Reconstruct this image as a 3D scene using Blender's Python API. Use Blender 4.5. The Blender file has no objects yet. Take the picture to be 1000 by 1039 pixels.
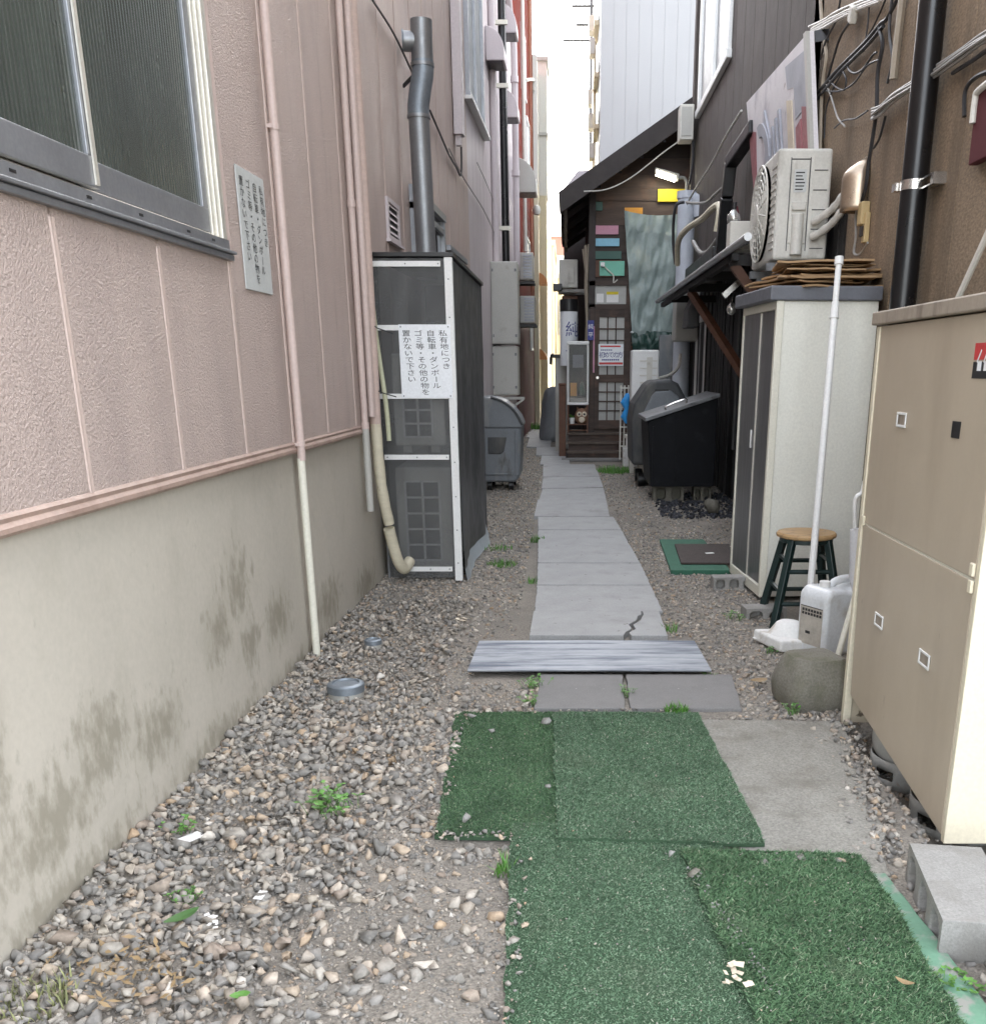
import bpy, bmesh, math, random
import numpy as np
from mathutils import Vector, Matrix, noise as mnoise
random.seed(7); rng = np.random.default_rng(7)
R = math.radians; PI = math.pi
SC = bpy.context.scene; COL = SC.collection

# ------------------------------------------------------------------ camera
CF, CX, CY, CHZ, CH = 1000., 575., 709., 374., 1.5
PITCH = math.atan((CY-CHZ)/CF); pc, ps = math.cos(PITCH), math.sin(PITCH)
cam = bpy.data.objects.new('camera', bpy.data.cameras.new('camera')); COL.objects.link(cam)
cam.location = (0, 0, CH); cam.rotation_euler = (PI/2-PITCH, 0, 0)
cd = cam.data; cd.sensor_fit = 'HORIZONTAL'; cd.sensor_width = 36; cd.lens = 36.0
cd.shift_x = (500-CX)/1000; cd.shift_y = (CY-519.5)/1000
cd.clip_start = .05; cd.clip_end = 2000
SC.camera = cam
def ray(x, y):
    u = (x-CX)/CF; v = -(y-CY)/CF
    return (u, v*ps+pc, v*pc-ps)
def G(x, y, z=0.):                    # photo point -> point on the ground
    d = ray(x, y); t = (z-CH)/d[2]; return Vector((d[0]*t, d[1]*t, z))
def D(x, y, Y):                       # photo point -> point at distance Y
    d = ray(x, y); t = Y/d[1]; return Vector((d[0]*t, Y, CH+d[2]*t))
def W(x, y, a, b=0.):                 # photo point -> point on the wall X = a + bY
    d = ray(x, y); t = a/(d[0]-b*d[1]); return Vector((d[0]*t, d[1]*t, CH+d[2]*t))
def lw(y): return -1.473+.0205*y      # face of the left-hand walls

# ------------------------------------------------------------------ mesh helpers
class MB:
    def __init__(s): s.v = []; s.f = []
    def add(s, vs, fs):
        o = len(s.v); s.v += [tuple(p) for p in vs]; s.f += [tuple(i+o for i in f) for f in fs]; return s
    def box(s, x0, x1, y0, y1, z0, z1):
        if x0 > x1: x0, x1 = x1, x0
        if y0 > y1: y0, y1 = y1, y0
        if z0 > z1: z0, z1 = z1, z0
        return s.add([(x0,y0,z0),(x1,y0,z0),(x1,y1,z0),(x0,y1,z0),(x0,y0,z1),(x1,y0,z1),(x1,y1,z1),(x0,y1,z1)],
              [(0,3,2,1),(4,5,6,7),(0,1,5,4),(1,2,6,5),(2,3,7,6),(3,0,4,7)])
    def obox(s, c, size, m):
        t = MB().box(-size[0]/2,size[0]/2,-size[1]/2,size[1]/2,-size[2]/2,size[2]/2)
        return s.add([Vector(c)+m@Vector(p) for p in t.v], t.f)
    def bar(s, a, b, w, h, up=(0,0,1)):
        a = Vector(a); b = Vector(b); d = b-a; L = d.length; d.normalize()
        x = d.cross(Vector(up))
        if x.length < 1e-4: x = d.cross(Vector((1,0,0)))
        x.normalize(); y = x.cross(d)
        m = Matrix((x, d, y)).transposed()
        return s.obox((a+b)/2, (w, L, h), m)
    def tube(s, pts, r, n=8, close=False):
        pts = [Vector(p) for p in pts]; N = len(pts); rs = r if isinstance(r,(list,tuple)) else [r]*N
        vs = []; fs = []; px = None
        for i, p in enumerate(pts):
            if close: t = pts[(i+1)%N]-pts[i-1]
            else: t = pts[min(i+1,N-1)]-pts[max(i-1,0)]
            t.normalize()
            if px is None:
                a = Vector((0,0,1)) if abs(t.z) < .9 else Vector((1,0,0))
                px = t.cross(a).normalized()
            px = (px-t*px.dot(t)).normalized(); py = t.cross(px)
            for k in range(n):
                a = 2*PI*k/n; vs.append(p+(px*math.cos(a)+py*math.sin(a))*rs[i])
        for i in range(N if close else N-1):
            j = (i+1)%N
            for k in range(n):
                q = (k+1)%n; fs.append((i*n+k, i*n+q, j*n+q, j*n+k))
        if not close:
            fs.append(tuple(range(n-1,-1,-1))); fs.append(tuple((N-1)*n+k for k in range(n)))
        return s.add(vs, fs)
    def lathe(s, prof, c=(0,0,0), n=24, m=None, sx=1, sy=1):
        c = Vector(c); vs = []; fs = []
        for (r, z) in prof:
            for k in range(n):
                a = 2*PI*k/n; p = Vector((r*math.cos(a)*sx, r*math.sin(a)*sy, z))
                vs.append(c+(m@p if m else p))
        for i in range(len(prof)-1):
            for k in range(n):
                q = (k+1)%n; fs.append((i*n+k, i*n+q, (i+1)*n+q, (i+1)*n+k))
        if prof[0][0] > 1e-5: fs.append(tuple(range(n-1,-1,-1)))
        if prof[-1][0] > 1e-5: fs.append(tuple((len(prof)-1)*n+k for k in range(n)))
        return s.add(vs, fs)
    def ext(s, poly, vec):                # polygon of 3-D points pushed along a vector
        poly = [Vector(p) for p in poly]; n = len(poly); vec = Vector(vec)
        return s.add(poly+[p+vec for p in poly], [tuple(range(n-1,-1,-1)), tuple(range(n,2*n))]+[(i,(i+1)%n,n+(i+1)%n,n+i) for i in range(n)])
    def pz(s, poly, z0, z1): return s.ext([(x,y,z0) for x,y in poly], (0,0,z1-z0))
    def sheet(s, rows):                   # grid of 3-D points
        a = len(rows); b = len(rows[0]); vs = [p for r_ in rows for p in r_]
        return s.add(vs, [(i*b+j, i*b+j+1, (i+1)*b+j+1, (i+1)*b+j) for i in range(a-1) for j in range(b-1)])
    def xf(s, m): s.v = [tuple(m@Vector(p)) for p in s.v]; return s
    def build(s, name, m, parent=None, smooth=False, bevel=0, seg=2, origin=None, solid=0):
        if parent is not None:
            o = Vector(root_loc(parent))
        elif origin is not None: o = Vector(origin)
        else:
            xs = np.array(s.v); lo = xs.min(0); hi = xs.max(0); o = Vector(((lo[0]+hi[0])/2, (lo[1]+hi[1])/2, lo[2]))
        me = bpy.data.meshes.new(name)
        me.from_pydata([(p[0]-o.x, p[1]-o.y, p[2]-o.z) for p in s.v], [], s.f)
        bm = bmesh.new(); bm.from_mesh(me); bmesh.ops.recalc_face_normals(bm, faces=bm.faces); bm.to_mesh(me); bm.free()
        me.materials.append(m)
        if smooth:
            me.polygons.foreach_set('use_smooth', [True]*len(me.polygons))
            try: me.set_sharp_from_angle(angle=R(40))
            except Exception: pass
        ob = bpy.data.objects.new(name, me); COL.objects.link(ob)
        if parent is not None: ob.parent = parent
        else: ob.location = o
        if solid:
            md = ob.modifiers.new('solid', 'SOLIDIFY'); md.thickness = solid
        if bevel:
            md = ob.modifiers.new('bevel', 'BEVEL'); md.width = bevel; md.segments = seg; md.limit_method = 'ANGLE'; md.angle_limit = R(35)
        return ob
def root_loc(o):
    while o.parent is not None: o = o.parent
    return o.location
def thing(name, label, cat, loc, group=None):
    o = bpy.data.objects.new(name, None); COL.objects.link(o); o.location = loc; o.empty_display_size = .1
    o['label'] = label; o['category'] = cat
    if group: o['group'] = group
    return o
def tag(o, label, cat, group=None, kind=None):
    o['label'] = label; o['category'] = cat
    if group: o['group'] = group
    if kind: o['kind'] = kind
    return o
def struct(o, kind='structure'): o['kind'] = kind; return o
def copy_tree(o, loc, rotz=0, label=None, parent=None):
    c = o.copy(); COL.objects.link(c)
    if parent is None:
        c.location = loc; c.rotation_euler = (0,0,rotz)
        if label: c['label'] = label
    else: c.parent = parent
    for ch in [k for k in o.children]: copy_tree(ch, None, 0, None, c)
    return c
def jit(a): return random.uniform(-a, a)
def spline(pts, n=6):
    P = [Vector(p) for p in pts]; out = []
    for i in range(len(P)-1):
        p0 = P[max(i-1,0)]; p1 = P[i]; p2 = P[i+1]; p3 = P[min(i+2,len(P)-1)]
        for k in range(n):
            t = k/n; out.append(.5*((2*p1)+(p2-p0)*t+(2*p0-5*p1+4*p2-p3)*t*t+(3*p1-p0-3*p2+p3)*t**3))
    out.append(P[-1]); return out

# ------------------------------------------------------------------ materials
def M(name, col, rough=.6, metal=0, var=.12, vs=3, fine=.08, fs=70, bump=0, bs=90, bd=.004, stain=None, st=(.52,.68), ss=2.2,
      sstretch=(1,1,1), stretch=(1,1,1), spec=.5, emit=0, alpha=1, trans=0, island=0, stain2=None, st2=(.6,.7), ss2=9, coat=0, smask=None, spots=None):
    m = bpy.data.materials.new(name); m.use_nodes = True; nt = m.node_tree; N = nt.nodes; L = nt.links
    b = N['Principled BSDF']; tc = N.new('ShaderNodeTexCoord')
    def noise(sc, stt, det=5, off=0):
        mp = N.new('ShaderNodeMapping'); mp.inputs['Scale'].default_value = stt; mp.inputs['Location'].default_value = (off,off*1.7,off*.6)
        L.new(tc.outputs['Object'], mp.inputs[0])
        t = N.new('ShaderNodeTexNoise'); t.inputs['Scale'].default_value = sc; t.inputs['Detail'].default_value = det; t.inputs['Roughness'].default_value = .6
        L.new(mp.outputs[0], t.inputs['Vector']); return t.outputs['Fac']
    def rng_(src, a, b_, c=.25, d=.75):
        r = N.new('ShaderNodeMapRange'); r.inputs[1].default_value = c; r.inputs[2].default_value = d; r.inputs[3].default_value = a; r.inputs[4].default_value = b_
        L.new(src, r.inputs[0]); return r.outputs[0]
    def scale(vec, f):
        k = N.new('ShaderNodeVectorMath'); k.operation = 'SCALE'
        if isinstance(vec, tuple): k.inputs[0].default_value = vec
        else: L.new(vec, k.inputs[0])
        L.new(f, k.inputs['Scale']); return k.outputs[0]
    c = scale(tuple(col), rng_(noise(vs, stretch), 1-var, 1+var))
    if fine: c = scale(c, rng_(noise(fs, stretch, 3, 3), 1-fine, 1+fine))
    if island:
        g = N.new('ShaderNodeNewGeometry'); c = scale(c, rng_(g.outputs['Random Per Island'], 1-island, 1+island, 0, 1))
    for (sc_, th, s_, off) in ((stain, st, ss, 11), (stain2, st2, ss2, 23)):
        if sc_ is None: continue
        f = rng_(noise(s_, sstretch, 8, off), 0, 1, *th)
        if smask:
            mm = N.new('ShaderNodeMath'); mm.operation = 'MULTIPLY'; L.new(f, mm.inputs[0]); L.new(rng_(noise(smask[0], smask[3], 4, 31), 0, 1, smask[1], smask[2]), mm.inputs[1]); f = mm.outputs[0]
        if spots:
            tot = None
            for (cy_, cz_, ry_, rz_) in spots:
                mp = N.new('ShaderNodeMapping'); mp.vector_type = 'TEXTURE'; mp.inputs['Location'].default_value = (0,cy_,cz_); mp.inputs['Scale'].default_value = (50,ry_,rz_)
                L.new(tc.outputs['Object'], mp.inputs[0]); ln = N.new('ShaderNodeVectorMath'); ln.operation = 'LENGTH'; L.new(mp.outputs[0], ln.inputs[0])
                q = rng_(ln.outputs['Value'], 1, 0, .15, 1.)
                if tot is None: tot = q
                else:
                    ad = N.new('ShaderNodeMath'); ad.operation = 'MAXIMUM'; L.new(tot, ad.inputs[0]); L.new(q, ad.inputs[1]); tot = ad.outputs[0]
            # the noise is pushed over the threshold only near each patch
            ad = N.new('ShaderNodeMath'); ad.operation = 'MULTIPLY_ADD'; L.new(tot, ad.inputs[0]); ad.inputs[1].default_value = .34; L.new(noise(s_, sstretch, 8, off), ad.inputs[2])
            f = rng_(ad.outputs[0], 0, .62, th[0]+.14, th[1]+.30)
        mx = N.new('ShaderNodeMix'); mx.data_type = 'RGBA'
        L.new(f, mx.inputs[0]); L.new(c, mx.inputs[6]); mx.inputs[7].default_value = (*sc_, 1); c = mx.outputs[2]
    L.new(c, b.inputs['Base Color'])
    L.new(rng_(noise(vs*4, stretch, 4, 5), max(0,rough-.08), min(1,rough+.08)), b.inputs['Roughness'])
    b.inputs['Metallic'].default_value = metal; b.inputs['Specular IOR Level'].default_value = spec
    b.inputs['Alpha'].default_value = alpha; b.inputs['Transmission Weight'].default_value = trans; b.inputs['Coat Weight'].default_value = coat
    if emit:
        b.inputs['Emission Color'].default_value = (*col, 1); b.inputs['Emission Strength'].default_value = emit
    if bump:
        bn = N.new('ShaderNodeBump'); bn.inputs['Strength'].default_value = bump; bn.inputs['Distance'].default_value = bd
        L.new(noise(bs, stretch, 4, 7), bn.inputs['Height']); L.new(bn.outputs[0], b.inputs['Normal'])
    return m
mt = {}
mt['stucco'] = M('pink_stucco', (.515,.41,.365), .5, var=.06, vs=1.2, fine=.10, fs=110, bump=1, bs=115, bd=.016, stain=(.41,.325,.295), st=(.50,.8), ss=1.1, sstretch=(3,3,.4), stain2=(.42,.33,.29), st2=(.58,.75), ss2=4, spec=.6)
mt['pinkpaint'] = M('pink_paint', (.54,.43,.39), .5, var=.06, stain=(.36,.26,.22), st=(.62,.8), ss=6)
mt['pinktrim'] = M('pink_trim_grime', (.36,.26,.215), .5, var=.15, vs=6, stain=(.22,.14,.11), st=(.5,.75), ss=5, sstretch=(1,1,3))
mt['mauve'] = M('mauve_siding', (.56,.50,.51), .5, var=.05, vs=.7, fine=.07, fs=60, bump=.6, bs=55, bd=.004, stain=(.46,.40,.41), st=(.55,.8), ss=1.2, sstretch=(2,2,.3))
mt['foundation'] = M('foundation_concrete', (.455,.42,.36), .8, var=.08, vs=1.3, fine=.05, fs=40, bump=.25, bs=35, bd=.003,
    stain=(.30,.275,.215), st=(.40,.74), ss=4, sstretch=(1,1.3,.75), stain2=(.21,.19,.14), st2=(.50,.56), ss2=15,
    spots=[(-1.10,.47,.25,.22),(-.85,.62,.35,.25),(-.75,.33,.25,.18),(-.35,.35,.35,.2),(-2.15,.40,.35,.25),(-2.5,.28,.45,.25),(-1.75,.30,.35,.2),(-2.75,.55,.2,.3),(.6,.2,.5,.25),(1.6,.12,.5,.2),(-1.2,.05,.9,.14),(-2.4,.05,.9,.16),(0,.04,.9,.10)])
mt['red'] = M('red_render', (.20,.045,.035), .95, spec=.05, var=.08, vs=1)
mt['maroon'] = M('maroon_render', (.11,.035,.04), .8, spec=.15, var=.1, vs=1)
mt['orange'] = M('orange_corner', (.26,.09,.055), .95, spec=.05, var=.08)
mt['cream'] = M('cream_render', (.66,.59,.42), .7, var=.08, vs=.6)
mt['offwhite'] = M('offwhite_render', (.68,.67,.62), .7, var=.06, vs=.6)
mt['tower'] = M('white_metal_siding', (.34,.345,.35), .45, var=.03, vs=.3)
mt['alu'] = M('aluminium_grey', (.50,.51,.52), .38, .75, var=.08, vs=5)
mt['aludark'] = M('weathered_aluminium', (.30,.31,.33), .42, .7, var=.12, vs=6)
mt['alupale'] = M('pale_anodised_aluminium', (.66,.63,.56), .4, .55, var=.08, vs=6)
mt['white'] = M('white_paint', (.74,.74,.72), .45, var=.05, vs=4)
mt['offw'] = M('aged_white_plastic', (.62,.60,.54), .5, var=.08, vs=4, stain=(.38,.34,.27), st=(.6,.8), ss=6)
mt['acwhite'] = M('aged_casing_white', (.60,.59,.54), .45, var=.06, vs=5, stain=(.33,.31,.27), st=(.52,.75), ss=5, sstretch=(1,1,.4))
mt['signwhite'] = M('sign_white', (.78,.80,.82), .35, var=.03)
mt['signgrey'] = M('sign_plate_grey', (.52,.54,.53), .4, var=.05)
mt['text'] = M('lettering_black', (.018,.018,.02), .5, var=.1)
mt['textblue'] = M('lettering_blue', (.03,.04,.22), .5, var=.1)
mt['textred'] = M('lettering_red', (.55,.05,.05), .5, var=.15)
mt['textgrey'] = M('faded_lettering', (.33,.34,.38), .5, var=.2)
mt['black'] = M('black_metal', (.012,.012,.013), .38, var=.3, vs=4)
mt['blackpipe'] = M('black_drainpipe', (.006,.006,.007), .30, var=.1, vs=1, fine=0, spec=.5)
mt['blackwood'] = M('charred_boards', (.011,.0095,.009), .65, var=.4, vs=3, stretch=(6,6,.6), bump=.4, bs=30)
mt['woodtread'] = M('worn_step_boards', (.085,.062,.048), .7, var=.3, vs=3, stretch=(1,6,6), stain=(.15,.12,.10), st=(.55,.75), ss=4)
mt['rubber'] = M('dark_cable', (.03,.03,.032), .5, var=.2)
mt['cablegrey'] = M('grey_cable', (.30,.29,.27), .5, var=.2, vs=10)
mt['cablewhite'] = M('pale_cable', (.55,.53,.48), .5, var=.2, vs=10)
mt['conduit'] = M('beige_conduit', (.36,.31,.24), .5, var=.15, vs=8)
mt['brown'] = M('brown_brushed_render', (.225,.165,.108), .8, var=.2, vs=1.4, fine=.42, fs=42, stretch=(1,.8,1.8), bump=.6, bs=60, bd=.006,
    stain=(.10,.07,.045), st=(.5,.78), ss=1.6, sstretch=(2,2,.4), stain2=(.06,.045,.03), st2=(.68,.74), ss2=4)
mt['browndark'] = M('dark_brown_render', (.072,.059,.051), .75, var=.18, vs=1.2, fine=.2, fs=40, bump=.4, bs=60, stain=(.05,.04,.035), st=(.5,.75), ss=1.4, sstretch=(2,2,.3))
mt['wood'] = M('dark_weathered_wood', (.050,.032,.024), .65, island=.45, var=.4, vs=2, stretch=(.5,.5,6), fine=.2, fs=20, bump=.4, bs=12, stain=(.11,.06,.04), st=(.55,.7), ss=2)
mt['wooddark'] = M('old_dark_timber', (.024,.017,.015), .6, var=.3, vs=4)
mt['woodred'] = M('red_brown_timber', (.11,.047,.025), .6, var=.25, vs=4, stretch=(1,1,3))
mt['woodseat'] = M('worn_wooden_seat', (.42,.27,.13), .5, var=.25, vs=4, stretch=(1,9,1), stain=(.07,.045,.03), st=(.55,.68), ss=9, sstretch=(1,2,1))
mt['stoolgreen'] = M('dark_green_paint', (.008,.022,.021), .35, var=.2, vs=6)
mt['boardp'] = M('pink_board', (.58,.27,.37), .5); mt['boardb'] = M('sky_blue_board', (.24,.52,.68), .5)
mt['boardy'] = M('yellow_board', (.62,.50,.02), .6); mt['boardo'] = M('orange_board', (.72,.32,.03), .5)
mt['boardg'] = M('mint_board', (.16,.48,.36), .5); mt['boarddg'] = M('dark_green_board', (.03,.10,.08), .5)
mt['tarp'] = M('teal_tarpaulin', (.25,.31,.295), .45, var=.08, vs=2, fine=.10, fs=14, bump=.35, bs=6, bd=.03, stain=(.32,.345,.29), st=(.55,.75), ss=2.4, sstretch=(1.3,1,.8))
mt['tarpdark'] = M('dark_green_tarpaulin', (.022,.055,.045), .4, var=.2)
mt['greytarp'] = M('grey_cover_sheet', (.22,.23,.24), .4, var=.12, vs=6, bump=.3, bs=10, bd=.02)
mt['boxgrey'] = M('grey_beige_metal', (.42,.41,.375), .4, var=.06, vs=3, stain=(.30,.27,.22), st=(.62,.8), ss=4)
mt['bin'] = M('grey_plastic_bin', (.165,.18,.195), .45, var=.15, vs=4, stain=(.30,.295,.27), st=(.52,.75), ss=5, sstretch=(1,1,.25), stain2=(.08,.075,.065), st2=(.6,.7), ss2=5)
mt['bindark'] = M('dark_grey_plastic', (.050,.052,.055), .55, var=.2, vs=5, stain=(.12,.115,.10), st=(.52,.75), ss=4, sstretch=(1,1,.4))
mt['navy'] = M('black_navy_box', (.0035,.004,.006), .6, var=.3, vs=5, spec=.2, stain=(.012,.013,.016), st=(.6,.75), ss=6)
mt['steel'] = M('worn_steel_edge', (.17,.175,.18), .55, .2, var=.2, vs=8, stain=(.05,.05,.05), st=(.55,.7), ss=8)
mt['locker'] = M('pale_locker_panel', (.74,.735,.66), .4, var=.05, vs=1.6, stain=(.55,.54,.46), st=(.50,.8), ss=1.8, sstretch=(1,1,.4), stain2=(.42,.40,.33), st2=(.62,.7), ss2=7, smask=(2,.45,.65,(1,1,.5)))
mt['lockerframe'] = M('cream_locker_frame', (.70,.68,.58), .4, var=.06)
mt['lockercap'] = M('slate_locker_top', (.13,.137,.155), .5, var=.12, vs=6)
mt['lockerdoor'] = M('dark_grey_door', (.10,.10,.103), .35, var=.15, vs=3, stretch=(3,3,.3))
mt['taupe'] = M('taupe_cabinet', (.455,.385,.295), .38, var=.04, vs=1.4, fine=.02, stain=(.37,.305,.23), st=(.50,.80), ss=2, sstretch=(1.4,1.4,.4), stain2=(.16,.12,.085), st2=(.70,.76), ss2=6)
mt['taupelid'] = M('dusty_taupe_lid', (.33,.28,.225), .55, var=.12, vs=4, stain=(.17,.14,.11), st=(.5,.7), ss=5, sstretch=(1,3,.4))
mt['creamside'] = M('cream_cabinet_side', (.66,.60,.46), .42, var=.03, vs=2)
mt['dirtycream'] = M('dirty_cream_panel', (.50,.43,.32), .6, var=.1, stain=(.12,.09,.06), st=(.55,.62), ss=16)
mt['gas'] = M('grey_gas_cylinder', (.34,.335,.31), .45, var=.08, vs=6, stain=(.22,.12,.06), st=(.62,.75), ss=10)
mt['rust'] = M('rust', (.16,.07,.035), .8, var=.3, vs=20)
mt['block'] = M('grey_concrete_block', (.27,.262,.245), .9, var=.10, vs=7, fine=.22, fs=150, bump=.6, bs=160, bd=.003, stain=(.20,.19,.17), st=(.5,.75), ss=6)
mt['weight'] = M('mossy_concrete', (.16,.15,.122), .9, var=.18, vs=8, fine=.3, fs=110, bump=.8, bs=90, bd=.004, stain=(.10,.10,.06), st=(.5,.75), ss=7)
mt['slab'] = M('pale_concrete_slab', (.335,.338,.335), .85, var=.10, vs=5, fine=.16, fs=130, bump=.35, bs=150, bd=.002, stain=(.215,.21,.195), st=(.52,.78), ss=2.5, stain2=(.16,.15,.13), st2=(.66,.70), ss2=14)
mt['slabdark'] = M('dark_paver', (.185,.18,.175), .85, var=.08, vs=8, fine=.18, fs=150, bump=.35, bs=150, bd=.002, stain=(.42,.41,.38), st=(.70,.74), ss=30)
mt['apron'] = M('rough_concrete', (.255,.245,.215), .9, var=.14, vs=5, fine=.35, fs=110, bump=1, bs=90, bd=.007, stain=(.15,.135,.11), st=(.5,.72), ss=4)
mt['plate'] = M('worn_metal_sheet', (.27,.285,.305), .5, .15, var=.22, vs=3, stretch=(.7,9,1), fine=.12, fs=40, stain=(.095,.11,.14), st=(.46,.60), ss=2.4, sstretch=(.6,7,1))
mt['greenboard'] = M('worn_green_board', (.12,.25,.165), .6, var=.12, vs=9, stain=(.27,.27,.24), st=(.55,.65), ss=12)
mt['greenmat'] = M('green_door_mat', (.028,.115,.07), .8, var=.2, vs=30, fine=.2, fs=120, bump=.5, bs=200)
mt['brownmat'] = M('brown_mat', (.05,.038,.033), .85, var=.3, vs=30, fine=.3, fs=120, bump=.6, bs=200)
mt['poly'] = M('dirty_polystyrene', (.70,.695,.67), .7, var=.06, vs=5, stain=(.34,.28,.20), st=(.56,.72), ss=7)
mt['jerry'] = M('translucent_white_plastic', (.66,.68,.69), .35, var=.06, vs=5, spec=.5, stain=(.42,.39,.33), st=(.52,.75), ss=7)
mt['jerrylabel'] = M('dirty_label', (.40,.37,.32), .6, var=.25, vs=14)
mt['card'] = M('cardboard', (.36,.235,.125), .75, var=.14, vs=5, fine=.12, fs=40, island=.15)
mt['chrome'] = M('bright_steel', (.62,.60,.57), .25, .95, var=.08)
mt['flue'] = M('stainless_flue', (.27,.28,.29), .46, .75, var=.1, vs=4)
mt['flue2'] = M('galvanised_elbow', (.22,.25,.28), .5, .6, var=.2, vs=8)
mt['hoodbronze'] = M('bronze_hood', (.42,.34,.26), .32, .8, var=.1)
mt['yellowed'] = M('yellowed_plastic', (.50,.38,.19), .5, var=.1)
mt['tape'] = M('cream_pipe_tape', (.58,.53,.40), .6, var=.10, vs=8, stretch=(1,1,5), bump=.5, bs=30, bd=.006, stain=(.25,.2,.12), st=(.62,.75), ss=9)
mt['tapepink'] = M('pink_pipe_tape', (.52,.40,.35), .6, var=.10, vs=8, stretch=(1,1,4), bump=.4, bs=30, bd=.006)
mt['tapegreen'] = M('pale_green_hose', (.48,.48,.33), .55, var=.1)
mt['mesh'] = M('dark_mesh_screen', (.092,.094,.094), .5, var=.2, vs=3, fine=.25, fs=150, alpha=.70, stain=(.11,.11,.105), st=(.5,.75), ss=3)
mt['meshside'] = M('black_sheeting', (.066,.068,.071), .45, var=.3, vs=2, fine=.2, fs=120, bump=.3, bs=6, bd=.03, stain=(.06,.063,.066), st=(.52,.75), ss=2, sstretch=(1,1,.6))
mt['palesheet'] = M('pale_sheet_hem', (.36,.40,.42), .5, var=.12)
mt['duct'] = M('pale_blue_grey_duct', (.50,.53,.58), .45, var=.08, vs=5)
mt['billboard'] = M('faded_signboard', (.66,.63,.64), .5, var=.08, vs=2.5, stain=(.40,.37,.40), st=(.5,.66), ss=2.2, stain2=(.30,.24,.22), st2=(.66,.72), ss2=8)
mt['fadedred'] = M('faded_red_paint', (.30,.105,.115), .55, var=.25, vs=8)
mt['peel'] = M('peeling_cream_paint', (.60,.52,.40), .6, var=.15, vs=8)
mt['paper'] = M('white_paper', (.75,.74,.72), .6, var=.06)
mt['leafdry'] = M('dry_leaf', (.26,.18,.09), .7, var=.2, vs=20)
mt['leaf'] = M('weed_leaf', (.085,.22,.035), .55, var=.2, vs=12, island=.4)
mt['leafdark'] = M('fallen_green_leaf', (.05,.13,.03), .5, var=.2, vs=12)
mt['straw'] = M('wilted_grass', (.20,.21,.09), .7, var=.3, vs=12, island=.5)
mt['blue'] = M('bright_blue_plastic', (.03,.30,.72), .45)
mt['bagplastic'] = M('pale_plastic_bag', (.72,.72,.74), .35, var=.06, alpha=.85)
mt['soot'] = M('soot_ash', (.035,.037,.045), .8, var=.4, vs=30, fine=.3, fs=60, island=.7)
mt['terracotta'] = M('owl_brown', (.22,.12,.07), .6, var=.2, vs=20)
mt['bulb'] = M('clear_bulb_glass', (.45,.45,.43), .10, .7, var=.05)
mt['orangeawn'] = M('rust_awning', (.55,.24,.09), .6, var=.1)
mt['mauveroof'] = M('mauve_metal_roof', (.17,.145,.16), .45, var=.06)
mt['whitehot'] = M('lit_led_strip', (1,.93,.75), .4, emit=3)
mt['brick'] = M('far_red_wall', (.36,.16,.12), .7, var=.1)
mt['paleframe'] = M('window_frame_white', (.72,.72,.70), .4, var=.05)
# ribbed dark glass
def ribbed():
    m = M('ribbed_dark_glass', (.048,.058,.050), .22, var=.3, vs=1.3, stretch=(1,3,.7), fine=.15, fs=9, spec=.6)
    nt = m.node_tree; N = nt.nodes; L = nt.links
    tc = N.new('ShaderNodeTexCoord'); wv = N.new('ShaderNodeTexWave'); wv.bands_direction = 'Y'; wv.inputs['Scale'].default_value = 14; wv.inputs['Distortion'].default_value = .3
    L.new(tc.outputs['Object'], wv.inputs['Vector']); bn = N.new('ShaderNodeBump'); bn.inputs['Strength'].default_value = .10; bn.inputs['Distance'].default_value = .006
    L.new(wv.outputs['Fac'], bn.inputs['Height']); L.new(bn.outputs[0], N['Principled BSDF'].inputs['Normal']); return m
mt['glass'] = ribbed()
mt['glassplain'] = M('dark_window_glass', (.03,.035,.04), .08, var=.2, spec=.7)
mt['caseglass'] = M('display_case_glass', (.10,.11,.115), .06, alpha=.22, spec=.8)
mt['glasspale'] = M('frosted_pane', (.36,.36,.34), .35, var=.1, vs=6)
mt['glasssky'] = M('pale_window_glass', (.30,.31,.31), .35, var=.15, spec=.3)
mt['turfback'] = M('turf_backing', (.035,.072,.036), .95)
mt['groove'] = M('smooth_pink_joint', (.50,.395,.35), .45, var=.05)
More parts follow.
